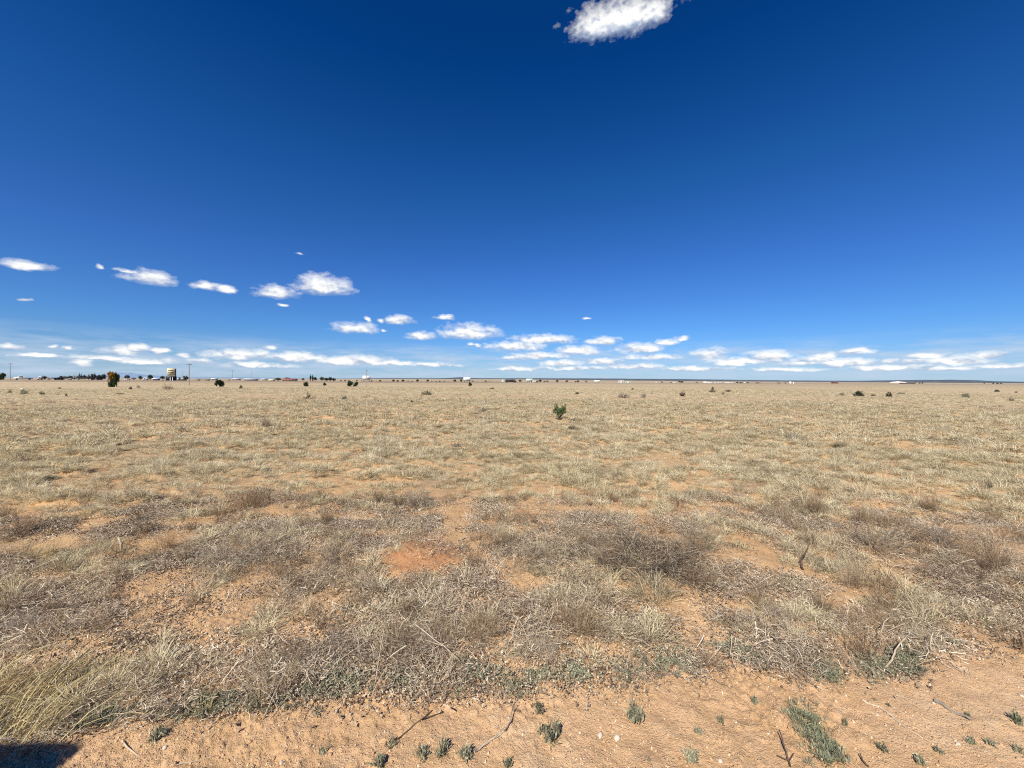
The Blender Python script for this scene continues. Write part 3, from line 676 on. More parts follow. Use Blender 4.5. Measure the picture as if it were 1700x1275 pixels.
def shrub(kind, name, px, py, hw, h, label, cat, group=None, rz=None):
    x, y, z = ground_at(px, py); a = math.atan2(x, y); R = hw * y * math.cos(a) / F; H = h * y / F
    o = mesh_obj(name, PR[kind][int(rng.integers(0, len(PR[kind])))], (x, y, z - .01 * H), rng.random() * 6.28 if rz is None else rz, (R, R, H))
    return tag(o, label, cat, group)
G1 = 'low shrubs dotted over the grassland'
FIELD = [
 ('dead', 'dead_shrub', 278, 646.5, 13, 8.5, 'wide gray brown leafless shrub below the tall cream sign', 'shrub'),
 ('olive', 'low_shrub', 40, 654.5, 8, 7.5, 'olive leafy clump under the small white scrap at far left', 'shrub'),
 ('olive', 'low_shrub', 16, 652.5, 4, 5, 'small brown green tuft nearest the left edge of the photo', 'shrub'),
 ('olive', 'low_shrub', 70, 655, 5.5, 5, 'faded olive clump right of the bigger olive one at far left', 'shrub'),
 ('brown', 'low_shrub', 99, 645.5, 4.5, 3, 'flat brown shrub in front of the long dark trailer', 'shrub'),
 ('darkshrub', 'low_shrub', 110, 657.5, 2.5, 4, 'tiny dark bush left of and below the orange topped juniper', 'shrub'),
 ('darkshrub', 'low_shrub', 217, 646, 3, 4, 'tiny dark bush just right of the orange topped juniper', 'shrub'),
 ('graybush', 'low_shrub', 230, 643.5, 4, 4.5, 'faint gray bush between the orange topped juniper and the cream sign', 'shrub'),
 ('brown', 'low_shrub', 200, 654.5, 10, 2, 'very flat dark brown mat below the orange topped juniper', 'shrub'),
 ('darkshrub', 'low_shrub', 400, 645, 3, 5, 'small dark pointed bush right of the round dark juniper', 'shrub'),
 ('graybush', 'low_shrub', 378, 679, 7, 5, 'faint gray wisp of a shrub in the left middle of the field', 'shrub'),
 ('olive', 'low_shrub', 572, 664.5, 5, 7, 'olive shrub right of the brown stump like shrub', 'shrub'),
 ('dead', 'low_shrub', 441, 708.5, 9.5, 15, 'upright lilac gray shrub alone in the left of the field', 'shrub'),
 ('brown', 'low_shrub', 690, 698, 7, 7, 'compact brown shrub left of the green leafy bush', 'shrub'),
 ('graybush', 'low_shrub', 672, 704, 7, 5, 'pale gray clump touching the lower left of the compact brown shrub', 'shrub'),
 ('olive', 'low_shrub', 708, 655.5, 9, 6.5, 'olive brown shrub with a raised tip midway between two billboards', 'shrub'),
 ('darkshrub', 'low_shrub', 684, 668, 2.8, 3.2, 'tiny dark bush below the olive shrub with the raised tip', 'shrub'),
 ('wispy', 'grass_clump', 744, 664, 7, 5, 'pale straw clump under the second billboard', 'grass'),
 ('darkshrub', 'low_shrub', 764, 664, 2.6, 2.6, 'tiny dark bush touching the pale straw clump', 'shrub'),
 ('graybush', 'low_shrub', 803, 684.5, 6, 8, 'thin gray shrub left of the green leafy bush', 'shrub'),
 ('graybush', 'low_shrub', 757, 742, 9, 7, 'gray tufted shrub in the middle of the grass', 'shrub'),
 ('graybush', 'low_shrub', 1036, 660.5, 15, 9.5, 'wide low gray brown dome of twigs right of the green bush', 'shrub'),
 ('graybush', 'low_shrub', 1069, 660.5, 6.5, 10, 'sparse gray shrub right of the wide low dome', 'shrub'),
 ('wispy', 'low_shrub', 1082, 654, 3, 5, 'thin pale sprig behind the sparse gray shrub', 'shrub'),
 ('brown', 'low_shrub', 1133, 658, 6.5, 8.5, 'rounded brown shrub between the wide low dome and the dark stub', 'shrub'),
 ('dead', 'low_shrub', 1183, 651, 8, 5, 'spreading gray shrub around a dark stub', 'shrub'),
 ('darkshrub', 'low_shrub', 1183, 649.5, 2.4, 7, 'dark stub rising from the spreading gray shrub', 'shrub'),
 ('graybush', 'low_shrub', 1200, 655, 4, 5, 'small gray shrub below and right of the dark stub', 'shrub'),
 ('brown', 'low_shrub', 1209, 650.5, 6, 4, 'flat brown shrub right of the dark stub', 'shrub'),
 ('darkshrub', 'low_shrub', 958, 654.5, 3.4, 3.4, 'small dark bush above and right of the green leafy bush', 'shrub'),
 ('brown', 'low_shrub', 981, 664.5, 4, 2.4, 'tiny flat brown bush between the green bush and the wide low dome', 'shrub'),
 ('brown', 'low_shrub', 984, 681, 3.5, 3.5, 'small brown bush level with the crown of the green leafy bush', 'shrub'),
 ('brown', 'low_shrub', 950, 713, 9, 7, 'low brown shrub below and right of the green leafy bush', 'shrub'),
 ('brown', 'low_shrub', 1122, 681.5, 4, 3, 'tiny brown bush below the rounded brown shrub', 'shrub'),
 ('darkshrub', 'low_shrub', 1050, 647, 2.2, 2.8, 'tiny dark bush behind the wide low dome', 'shrub'),
 ('olive', 'low_shrub', 1397, 656.5, 6, 4, 'small olive shrub left of the dark bushy one at right', 'shrub'),
 ('darkshrub', 'dark_shrub', 1425, 658, 11, 8.5, 'largest dark bushy shrub in the right half of the field', 'shrub'),
 ('brown', 'low_shrub', 1450, 657.5, 6, 3.4, 'flat brown shrub between the two dark bushy ones at right', 'shrub'),
 ('darkshrub', 'dark_shrub', 1476, 658.5, 6.5, 7.5, 'second dark bushy shrub right of the largest dark one', 'shrub'),
 ('olive', 'low_shrub', 1496, 654, 8, 2.8, 'flat olive mat behind the second dark bushy shrub', 'shrub'),
 ('olive', 'low_shrub', 1603, 660, 9, 7, 'rounded olive brown shrub under the right hand mesa', 'shrub'),
 ('graybush', 'low_shrub', 1679, 666, 6, 7, 'gray shrub closest to the right edge of the photo', 'shrub'),
 ('darkshrub', 'low_shrub', 1655, 650.5, 5, 3.6, 'small black bush above the gap between two right hand shrubs', 'shrub'),
 ('brown', 'low_shrub', 1687, 652, 3.5, 2.4, 'tiny brown bush right of the small black bush', 'shrub'),
 ('graybush', 'low_shrub', 1315, 732, 15, 14, 'spiky lilac gray shrub, the larger of the joined pair at right', 'shrub'),
 ('dead', 'low_shrub', 1333, 732.5, 6, 9, 'smaller darker half of the joined pair of gray shrubs at right', 'shrub'),
 ('brown', 'low_shrub', 1392, 744, 12, 9, 'olive brown spreading shrub right of the joined gray pair', 'shrub'),
 ('dead', 'low_shrub', 1600, 739, 17, 9, 'purple gray shrub with a pale foot at the far right', 'shrub'),
 ('brown', 'low_shrub', 1375, 670.5, 7, 2.2, 'flat brown mat below the small olive shrub at right', 'shrub'),
 ('brown', 'low_shrub', 1358, 681, 5, 2.8, 'tiny brown mat left of centre in the right hand grass', 'shrub'),
 ('graybush', 'low_shrub', 1642, 812, 11, 15, 'bluish gray weed standing alone in the grass at far right', 'weed'),
 ('darkshrub', 'low_shrub', 817, 645.5, 4, 2, 'dark smudge of a bush under the dark semi trailer', 'shrub'),
]
for f in FIELD:
    k, nm, px, py, hw, h, lab, cat = f
    shrub(k, nm, px, py, hw, h, lab, cat, G1)

# the brown stump like shrub: spreading base and a knot of branches
x, y, z = ground_at(512, 662.5); s = y / F
t = tag(empty('stump_shrub', (x, y, z)), 'dark brown stump like shrub with a pale tip and wide flat base', 'shrub')
part('base', norm(twiggy(60, 1, .04, 1.5, 5, 2, 3, flat=.4), 15 * s * .88, 4.5 * s), 'brownweed', t)
part('trunk', norm(twiggy(16, 1, .12, .5, 3, 2, 4, base_r=.1), 5 * s, 11 * s), 'darkleaf', t)
part('tip', norm(twiggy(10, 1, .06, 1.1, 3, 2, 3), 2.5 * s, 2 * s), 'straw', t, loc=(-.3 * s, 0, 10.2 * s))

# the green leafy bush in the middle of the field
x, y, z = ground_at(929, 697.5); s = y / F
t = tag(empty('green_bush', (x, y, z)), 'only green leafy bush, knee high on bare stems, in the middle of the field', 'bush')
mb = MB()
tips = []
for k in range(15):
    a = rng.random() * 6.28; r_ = (3 + 8.5 * rng.random()) * s; zt = (15 + 12 * rng.random()) * s
    p = np.array([[0, 0, -.02], [r_ * .3 * math.cos(a), r_ * .3 * math.sin(a), zt * .35], [r_ * .75 * math.cos(a), r_ * .75 * math.sin(a), zt * .72], [r_ * math.cos(a), r_ * math.sin(a), zt]])
    tube(mb, p, [.012, .009, .006, .003], 5); tips += [p[2], p[3], (p[2] + p[3]) / 2]
part('stems', mb, 'bark', t); tips = np.array(tips) + rng.normal(0, .02, (45, 3))
part('foliage', leafballs(tips, .05 + .03 * rng.random(45), 46, .019), 'brightgreen', t)
t2 = shrub('brown', 'shade_twigs', 951, 698.5, 7, 3.5, 'dark brown twigs standing in for the shade right of the green leafy bush', 'weed')  # dark twigs placed as the bush's shadow, shade put into their colour

# junipers -----------------------------------------------------------
def juniper_meshes(round_=True):
    n = 170; nl = 9; lob = unit(rng.normal(0, 1, (nl, 3))) * (.25 + .42 * rng.random((nl, 1))); lr = .30 + .22 * rng.random(nl); w_ = rng.integers(0, nl, n)
    d = unit(rng.normal(0, 1, (n, 3))); q = rng.random(n) ** .4
    c = (lob[w_] + d * (q * lr[w_])[:, None]) * np.array([1.0, 1.0, .60]) + np.array([0, 0, .46]); c[:, 2] = np.maximum(c[:, 2], .06); c[:, :2] -= c[:, :2].mean(0); c[:, :2] *= .55 / np.abs(c[:, :2]).mean(0).mean() * .54
    if not round_: c[:, :2] *= (1.25 - c[:, 2:3])
    crown = leafballs(c, .11 + .10 * rng.random(n), 70, .035).mesh('crown', M['juniper'])
    tr = MB(); tube(tr, [[0, 0, -.05], [.02, 0, .2], [0, .03, .45]], [.10, .08, .05], 6)
    for a in (0.4, 2.2, 4.1): tube(tr, [[0, 0, .05], [.25 * math.cos(a), .25 * math.sin(a), .3], [.4 * math.cos(a), .4 * math.sin(a), .55]], [.06, .045, .02], 5)
    return crown, tr.mesh('trunk', M['bark'])
JU = [juniper_meshes(True), juniper_meshes(False), juniper_meshes(True)]
def juniper(px, py, hw, h, label, v=0, D=None):
    x, y, z = ground_at(px, py) if D is None else at_dist(px, D); a = math.atan2(x, y)
    R = hw * y * math.cos(a) / F; H = h * y / F
    t = tag(empty('juniper', (x, y, z), rng.random() * 6.28), label, 'juniper', 'dark junipers standing in the field')
    for nm, me in zip(('crown', 'trunk'), JU[v]): mesh_obj(nm, me, s=(R, R, H), parent=t)
    return t, R, H
t, R_, H_ = juniper(190, 642.5, 11.5, 25.5, 'tall juniper with rusty orange upper foliage, left of the cream sign')
t.rotation_euler = (0, 0, 0)
n = 70; d = unit(rng.normal(0, 1, (n, 3))); c = d * (rng.random(n) ** .4)[:, None] * np.array([.60, .5, .26]) + np.array([-.12, -.50, .74])
part('rusty_foliage', MB().merge(leafballs(c * np.array([R_, R_, H_]), np.full(n, .16 * R_), 80, .07)), 'rusty', t)
juniper(365, 643, 9.2, 13, 'round dark juniper right of the tall cream sign', 2)
juniper(507.5, 641.5, 5.2, 8.2, 'dome shaped juniper in front of the green farm trees', 0)
juniper(539, 640.5, 3.6, 5.6, 'smallest of the dark junipers, right of the dome shaped one', 1)
juniper(581, 642, 6, 10, 'left and larger of the two touching junipers by the first billboard', 2)
juniper(591, 641.5, 5, 8.4, 'right and smaller of the two touching junipers by the first billboard', 0)
juniper(780.5, 641.5, 3.8, 7.6, 'squarish little juniper just below the second billboard', 1)
t, _, _ = juniper(2, 630.5, 9, 13, 'big dark tree cut off by the left edge of the photo', 0, D=168); t.name = 'dark_tree'; t['category'] = 'tree'; del t['group']

# trees on the skyline -------------------------------------------------
def tree_meshes(kind):
    if kind == 'bare':
        return norm(twiggy(14, 1, .06, .8, 5, 3, 4, base_r=.05)).mesh('crown', M['baretwig']), MB_tr()
    n = {'round': 60, 'poplar': 46, 'thin': 24}[kind]
    d = unit(rng.normal(0, 1, (n, 3))); q = rng.random(n) ** .45
    sc_ = {'round': (.85, .85, .33), 'poplar': (.7, .7, .45), 'thin': (.8, .8, .3)}[kind]
    c = d * q[:, None] * np.array(sc_) + np.array([0, 0, {'round': .62, 'poplar': .52, 'thin': .66}[kind]])
    return leafballs(c, .13 + .14 * rng.random(n), 46, .05).mesh('crown', M['darkleaf']), MB_tr()
def MB_tr():
    tr = MB(); tube(tr, [[0, 0, -.05], [.03, 0, .3], [0, .02, .7]], [.07, .05, .02], 5)
    tube(tr, [[.02, 0, .25], [.3, .1, .5]], [.04, .015], 5); tube(tr, [[.02, 0, .3], [-.25, -.1, .6]], [.035, .015], 5)
    return tr.mesh('trunk', M['bark'])
TR = {k: [tree_meshes(k) for _ in range(3)] for k in ('bare', 'round', 'poplar', 'thin')}
def roadD(px): return float(np.interp(px, KX, ROAD_D))
def tree(kind, px, hw, h, label, dD=10, group=None, lift=0):
    x, y, z = at_dist(px, roadD(px) + dD); a = math.atan2(x, y); R = hw * y * math.cos(a) / F; H = h * y / F
    t = tag(empty({'bare': 'bare_tree', 'round': 'leafy_tree', 'poplar': 'poplar', 'thin': 'small_tree'}[kind], (x, y, z), rng.random() * 6.28), label, 'tree', group)
    for nm, me in zip(('crown', 'trunk'), TR[kind][int(rng.integers(0, 3))]): mesh_obj(nm, me, s=(R, R, H), parent=t)
GA = 'dark trees behind the long dark trailer'
for i, (px, hw, h, k, ex) in enumerate([(98, 4, 5, 'thin', 'low thin tree over the left end of the long dark trailer'), (107, 4.5, 6.5, 'thin', 'small dark tree second from the left behind the long dark trailer'),
        (117, 6, 7, 'round', 'squat dark tree over the middle left of the long dark trailer'), (124, 5.5, 9.5, 'bare', 'flat topped dark tree left of the two tall spikes'),
        (131.5, 2, 11.5, 'poplar', 'left of two tall dark spikes behind the long dark trailer'), (134.8, 1.5, 11, 'poplar', 'right of two tall dark spikes behind the long dark trailer'),
        (140, 5, 8, 'round', 'rounded dark tree just right of the two tall spikes'), (147.5, 2.5, 10, 'poplar', 'short dark spike between two rounded trees'),
        (155.5, 6.5, 10.8, 'round', 'highest rounded dark tree behind the long dark trailer'), (165, 6, 8.5, 'round', 'dark tree second from the orange topped juniper'), (172.5, 5, 10, 'round', 'dark tree touching the orange topped juniper')]):
    tree(k, px, hw, h, ex, 26, GA)
for px, hw, h, k, lab in [(73, 7, 6.5, 'round', 'olive gray tree right of the small white van'), (82, 5, 5, 'bare', 'gray brown scrub tree left of the long dark trailer'),
        (211, 6.5, 9, 'round', 'dark flat topped tree above the white car'), (233, 4.5, 7.5, 'round', 'small dark tree above and left of the white van'), (249.5, 6, 9.2, 'round', 'dark round tree above the white van'),
        (222, 6, 4.5, 'thin', 'low dark thicket between the white car and the white van'), (270, 5, 7.5, 'round', 'dark tree touching the left side of the cream sign'), (298, 3.5, 6, 'thin', 'small dark tree touching the right side of the cream sign'),
        (308.5, 6, 8, 'round', 'dark round tree beside the tall utility pole'), (330, 8, 4, 'bare', 'gray scrub tree right of the tall utility pole'), (345, 8, 3.6, 'bare', 'low gray scrub tree left of the round dark juniper'),
        (380, 8, 3.6, 'bare', 'low gray scrub tree right of the round dark juniper'), (462, 7, 5.5, 'round', 'black low tree left of the red roofed house'), (476, 8, 6, 'round', 'black tree rising behind the red roof'),
        (503, 4, 5.5, 'thin', 'small olive tree right of the red roofed house'), (515.5, 2.2, 11.5, 'poplar', 'left of the pair of poplars'), (519, 2.2, 10.5, 'poplar', 'right of the pair of poplars'),
        (523, 4, 7, 'round', 'green rounded tree right of the pair of poplars'), (534.5, 4.5, 7.5, 'round', 'left of the green trees beside the black tree'), (542, 5, 6, 'round', 'lower green tree in the middle of the farm trees'),
        (548, 4.5, 7.5, 'round', 'tall green tree left of the black tree'), (554, 5, 5.5, 'round', 'black tree at the right end of the farm trees')]:
    tree(k, px, hw, h, lab, 14)
GR = 'spaced trees along the far side of the highway'
row = [(566, 2.6, 3), (573, 2.8, 3), (579, 2.2, 2.8), (592.5, 2.4, 3), (617, 2.6, 3), (631, 2.5, 3.6), (653, 2.9, 4.4), (660.3, 2.6, 3.6), (669, 3.4, 4.4), (677.5, 2.2, 3.2), (684, 2.4, 2), (693, 2.8, 4.6), (710, 2.8, 4.4), (717, 1.4, 3),
       (724, 2.2, 2.2), (729.5, 2.6, 2.8), (737.5, 2.4, 2.2), (755, 3.2, 4.8), (765.5, 2.8, 5), (785, 2.6, 3), (806.5, 3.2, 3.2), (812.5, 1.4, 2), (863.5, 3.4, 4.4), (892, 3.2, 3.2), (897, 3.6, 4.8), (904, 3.5, 3.4), (908.5, 3.2, 3.4),
       (925, 2.8, 4.2), (941, 2.6, 4), (955.5, 2.6, 2.8), (959.5, 2.6, 4), (973, 2.8, 3.4)]
names = ['first', 'second', 'third', 'fourth', 'fifth', 'sixth', 'seventh', 'eighth', 'ninth', 'tenth', 'eleventh', 'twelfth', 'thirteenth', 'fourteenth', 'fifteenth', 'sixteenth', 'seventeenth', 'eighteenth', 'nineteenth', 'twentieth',
         'twenty first', 'twenty second', 'twenty third', 'twenty fourth', 'twenty fifth', 'twenty sixth', 'twenty seventh', 'twenty eighth', 'twenty ninth', 'thirtieth', 'thirty first', 'thirty second']
for i, (px, hw, h) in enumerate(row):
    tree('round' if h > 3.5 else 'thin', px, hw, h, 'dark little tree, %s from the left in the row along the highway' % names[i], 12, GR)
for px, hw, h, lab in [(1099, 2.6, 2.2, 'tiny dark bush left of the dark mound of trees at the far edge'), (1114, 1.8, 1.6, 'tiny bush touching the left of the far dark mound of trees'), (1130.5, 6, 3.6, 'dark mound of trees at the far edge of the plain'),
        (1157, 1.8, 1.8, 'tiny dark bush right of the far dark mound of trees'), (1224, 2.2, 2.8, 'single dark tree right of the scattered white houses'), (1230, 5, 1.8, 'low dark tree line left of the white tank'), (1241, 4, 1.8, 'short dark tree line near the right hand houses'),
        (1258, 6, 1.6, 'thin dark tree line right of the houses'), (1293, 4.5, 1.5, 'thin dark tree line left of the white tank'), (1304, 2.5, 1.6, 'dark bush touching the left of the white tank'),
        (1527, 1.8, 2.2, 'left of two dots of trees under the right hand mesa'), (1531.5, 2, 2.6, 'right of two dots of trees under the right hand mesa'), (1634, 1.6, 2.6, 'lone dark tree under the right end of the mesa'), (1649, 2.4, 2.4, 'dark tree at the left end of the far right tree row'),
        (1656, 3, 2, 'middle clump of the far right tree row'), (1662, 2.6, 2.4, 'dark clump at the right end of the far right tree row')]:
    tree('round', px, hw, h, lab, 60)

# vehicles ---------------------------------------------------------------
def facing(px):
    return -math.atan2((px - 850) / F, 1.0)
def vehicle(name, px, Lpx, Hpx, label, cat, kind='car', flip=1, dD=-3, mat='white', group=None):
    x, y, z = at_dist(px, roadD(px) + dD); a = math.atan2(x, y)
    L = Lpx * y * math.cos(a) / F; H = Hpx * y / F
    t = tag(empty(name, (x, y, z + .06), facing(px), (flip, 1, 1)), label, cat, group)
    r = .19 * H; w = min(1.0, .2 * L)
    P = {'pickup': [(-.5, .22), (.5, .22), (.5, .52), (.12, .58), (.02, .97), (-.20, 1.0), (-.31, .66), (-.48, .56)],
         'car': [(-.5, .22), (.5, .22), (.5, .50), (.36, .62), (.2, .98), (-.12, 1.0), (-.28, .64), (-.48, .56)],
         'van': [(-.5, .18), (.5, .18), (.5, .96), (-.25, 1.0), (-.38, .62), (-.49, .52)],
         'trailer': [(-.5, .30), (.5, .30), (.5, 1.0), (-.5, 1.0)]}[kind]
    part('body', prism(MB(), [(u * L, v * H) for u, v in P], -w, w), mat, t)
    G = {'pickup': [(-.25, .64), (.0, .64), (-.02, .90), (-.19, .92)], 'car': [(-.22, .66), (.26, .66), (.16, .92), (-.10, .93)], 'van': [(-.34, .60), (-.10, .60), (-.10, .88), (-.24, .88)], 'trailer': None}[kind]
    if G: part('window', prism(MB(), [(u * L, v * H) for u, v in G], -w - .01, w + .01), 'glass', t)
    for u in (-.32, .32):
        for sy in (-1, 1): part('wheel', wheel(MB(), (u * L, sy * (w - .04), r), r, .22), 'tyre', t)
    return t
vehicle('pickup_truck', 38.5, 33, 6.6, 'silver white pickup truck driving on the highway at far left', 'pickup truck', 'pickup')
vehicle('white_van', 66.5, 8, 6, 'small white van behind the silver white pickup truck', 'van', 'van')
vehicle('parked_car', 116, 8, 3, 'gray pale car under the left part of the long dark trailer', 'car', 'van', mat='wall', dD=4)
vehicle('parked_car', 129, 5, 2.6, 'bright white car under the middle of the long dark trailer', 'car', 'car', dD=4)
vehicle('parked_car', 159.5, 5, 2.8, 'pale car under the right part of the long dark trailer', 'car', 'car', mat='wall', dD=4)
vehicle('white_car', 211.5, 11, 3.8, 'white car just right of the orange topped juniper', 'car', 'car')
vehicle('white_van', 242, 10, 4.6, 'long white van left of the cream sign', 'van', 'van')
vehicle('white_van', 271, 2.6, 2.8, 'tiny white van at the left foot of the cream sign', 'van', 'van')

def dark_trailer():
    px = 132; x, y, z = at_dist(px, roadD(px) + 6); a = math.atan2(x, y); k = y * math.cos(a) / F; v = y / F
    t = tag(empty('flatbed_trailer', (x, y, z), facing(px)), 'very long low dark flatbed trailer left of the orange topped juniper', 'trailer')
    b = MB(); box(b, (0, 0, 3.1 * v), (90 * k, 2.6, 1.6 * v)); box(b, (20 * k, 0, 4.6 * v), (50 * k, 2.2, 1.5 * v)); part('deck', b, 'dark', t)
    for i, u in enumerate((-38, -33, -28, 22, 27, 32, 37)):
        part('wheel', wheel(MB(), (u * k, -1.2, .55), .55, .3), 'tyre', t); part('wheel', wheel(MB(), (u * k, 1.2, .55), .55, .3), 'tyre', t)
    for u, w_, h_ in ((-30, 6, 3), (-18, 10, 2.2), (0, 12, 3.5), (16, 8, 3)):
        part('load', box(MB(), (u * k, 0, (3.9 + h_ / 2) * v), (w_ * k, 1.9, h_ * v), .7), 'dark', t)
dark_trailer()

def semi():
    px = 848; x, y, z = at_dist(px, roadD(px) - 6); v = y / F
    t = tag(empty('semi_truck', (x, y, z), facing(px)), 'dark semi truck with its cab to the right, left of the pale green billboard', 'truck')
    part('trailer', box(MB(), (-2 * v, 0, 3.0 * v), (14 * v, 2.6, 4.2 * v)), 'dark', t)
    part('cab', prism(MB(), [(5.4 * v, .6 * v), (9.3 * v, .6 * v), (9.3 * v, 2.5 * v), (7.8 * v, 3 * v), (7.3 * v, 5 * v), (5.4 * v, 5.1 * v)], -1.25, 1.25), 'dark', t)
    for u in (-7.5, -6, 4.5, 6, 8.4):
        for sy in (-1, 1): part('wheel', wheel(MB(), (u * v, sy * 1.1, .5), .5, .3), 'tyre', t)
semi()

# poles, signs, buildings ------------------------------------------------
def pole(px, by, ty, label, D=None, arms=1, group='wooden utility poles'):
    if D is None: x, y, z = ground_at(px, by)
    else: x, y, z = at_dist(px, D)
    H = (by - ty) * y / F
    t = tag(empty('utility_pole', (x, y, z), facing(px)), label, 'utility pole', group)
    part('pole', tube(MB(), [[0, 0, -.3], [0, 0, H]], [.009 * H + .05, .005 * H + .05], 8), 'wood', t)
    for k in range(arms):
        part('crossarm', box(MB(), (0, 0, H * (.955 - .06 * k)), (H * .17, .12, .13)), 'wood', t)
        for u in (-.075, .075): part('insulator', tube(MB(), [[u * H, 0, H * (.965 - .06 * k)], [u * H, 0, H * (.985 - .06 * k)]], [.05, .04], 6), 'graywall', t)
    return H
pole(17, 631, 603, 'utility pole beside the big dark tree at the far left', 180)
H = pole(314, 640, 603.5, 'tallest utility pole, standing in the field right of the cream sign')
pole(303, 632, 616, 'faint thin pole between the cream sign and the tallest pole', 330, 0)
pole(386, 632.5, 614.5, 'utility pole with a transformer right of the round dark juniper', 260)
pole(418, 632.5, 615, 'bare utility pole over the long white roof', 270, 0)
pole(608.5, 640.5, 614.5, 'utility pole in front of the first white billboard', None, 1)
pole(770, 634.5, 618.5, 'faint utility pole at the left edge of the second white billboard', 420, 1)
x, y, z = at_dist(386, 260)
def pixbox(px0, px1, ytop, ybase, D):
    px = (px0 + px1) / 2; x, y, z = at_dist(px, D); a = math.atan2(x, y)
    return px, x, y, z, (px1 - px0) * y * math.cos(a) / F, (ybase - ytop) * y / F
def billboard(px0, px1, yt, yb, yg, label, mat='white', nleg=3, D=None, writing=False):
    D = D or roadD((px0 + px1) / 2) + 14; px, x, y, z, W, H = pixbox(px0, px1, yt, yb, D); zl = (yg - yb) * y / F
    t = tag(empty('billboard', (x, y, z), facing(px)), label, 'billboard', 'billboards along the highway')
    part('panel', box(MB(), (0, 0, zl + H / 2), (W, .25, H)), mat, t)
    part('frame', box(MB(), (0, .22, zl + H / 2), (W * 1.01, .14, H * .94)), 'graywall', t)
    for k in range(nleg):
        part('leg', tube(MB(), [[(k - (nleg - 1) / 2) * W / nleg, .2, -.3], [(k - (nleg - 1) / 2) * W / nleg, .2, zl + H * .5]], .22, 6), 'dark', t)
    part('catwalk', box(MB(), (0, -.45, zl - .12), (W, .7, .10)), 'dark', t)
    if writing:
        for u, h_ in ((.62, .10), (.36, .08)): part('lettering', box(MB(), (0, -.14, zl + H * u), (W * .6, .02, H * h_)), 'darkgreen', t)
M['darkgreen'] = mat_plain('green_lettering', (.35, .52, .40), (.30, .46, .35), 2, .7)
billboard(602, 615, 624.2, 630.3, 634.3, 'blank white billboard on dark legs, leftmost of the billboards')
billboard(769.3, 781.2, 626.8, 632.2, 635, 'blank white billboard above the squarish little juniper')
billboard(873.5, 884, 629, 633.3, 635.3, 'pale green and white billboard right of the dark semi truck', 'greenmetal', writing=True)
billboard(986, 995.5, 631.6, 634.6, 635.8, 'low blank white billboard, rightmost of the billboards', nleg=2)

def cream_sign():
    D = roadD(284) + 2; px, x, y, z, W, H = pixbox(277.5, 291, 612, 624, D); v = y / F; zl = 8.3 * v
    t = tag(empty('pylon_sign', (x, y, z), facing(px)), 'tall cream pylon sign with rows of tan lettering on white posts', 'sign')
    part('panel', box(MB(), (0, 0, zl + H / 2), (W, .8, H)), 'cream', t)
    part('side_panel', box(MB(), (W / 2 + .2, .3, zl + H * .42), (.38, 1.0, H * 1.12)), 'dark', t)
    for u, h_ in ((.74, .09), (.44, .09)): part('lettering', box(MB(), (-W * .07, -.43, zl + H * u), (W * .62, .03, H * h_)), 'marks', t)
    part('lower_sign', box(MB(), (0, 0, zl - .9 * v), (W * .96, .6, 1.1 * v)), 'cream', t)
    for u in (-.12, .16): part('post', tube(MB(), [[u * W, 0, -.3], [u * W, 0, zl - 1.4 * v]], .13, 8), 'white', t)
    part('base', box(MB(), (0, 1.8, 3.6 * v), (W * 1.35, 2.2, 7.2 * v)), 'dark', t)
cream_sign()

def building(px0, px1, yt, yb, D, label, wall='wall', roof='white', roof_h=.35, name='building', windows=3, depth=8, pitched=True):
    px, x, y, z, W, H = pixbox(px0, px1, yt, yb, D)
    t = tag(empty(name, (x, y, z), facing(px)), label, 'building')
    hw = H * (1 - roof_h); part('wall', box(MB(), (0, depth / 2, hw / 2 - .1), (W, depth, hw + .2)), wall, t)
    rb = MB()
    if pitched:
        Vv = [(-W / 2 * 1.04, -.4, hw), (W / 2 * 1.04, -.4, hw), (W / 2 * 1.04, depth + .4, hw), (-W / 2 * 1.04, depth + .4, hw), (-W / 2 * 1.0, depth / 2, H), (W / 2 * 1.0, depth / 2, H)]
        rb.add(Vv, [[0, 1, 5, 4], [2, 3, 4, 5], [0, 3, 2, 1]]); rb.f.append(np.array([[0, 4, 3], [1, 2, 5]]))
    else: box(rb, (0, depth / 2, (H + hw) / 2), (W * 1.03, depth + .6, H - hw))
    part('roof', rb, roof, t)
    for k in range(windows): part('window', box(MB(), ((k + .5) / windows * W - W / 2, -.02, hw * .55), (W / windows * .35, .08, hw * .4)), 'glass', t)
    return t
building(253, 266, 628, 631.6, 235, 'pale flat roofed building left of the cream sign', 'graywall')
building(294, 310, 628.8, 631.8, 245, 'long white roofed shed right of the cream sign', 'dark', windows=0)
building(405, 429, 628.6, 632, 300, 'long white roofed building under the bare utility pole', 'graywall', windows=5)
building(385, 400, 629, 632, 420, 'pale house under the pole with the transformer', windows=3)
building(433, 444, 629, 632, 400, 'small pale house between the long white roof and the tent', windows=2)
building(350, 362, 628.5, 631.8, 420, 'pale house behind the round dark juniper', windows=2)
building(446.5, 456.5, 629.4, 633, 225, 'cream tent shaped shed left of the red roofed house', 'wall', 'cream', .6, windows=0, name='tent_shed')
t = building(468, 494, 628.6, 633, 240, 'long low house with a red roof', 'wall', 'redroof', .5, windows=5, name='red_roofed_house')
building(840-7, 840-3, 630.5, 634.6, 520, 'pale fence like shed left of the dark semi truck', 'greenmetal', 'greenmetal', windows=0)
building(880, 893, 632, 635, 500, 'pale building hidden behind the trees right of the green billboard', windows=3)
building(1026.5, 1036, 632, 635.8, 560, 'white motorhome shaped building right of the billboards', 'white', 'white', windows=2, pitched=False)
building(1038, 1047, 633.5, 635.8, 565, 'low pale green shed beside the white motorhome shaped building', 'greenmetal', 'greenmetal', windows=2)
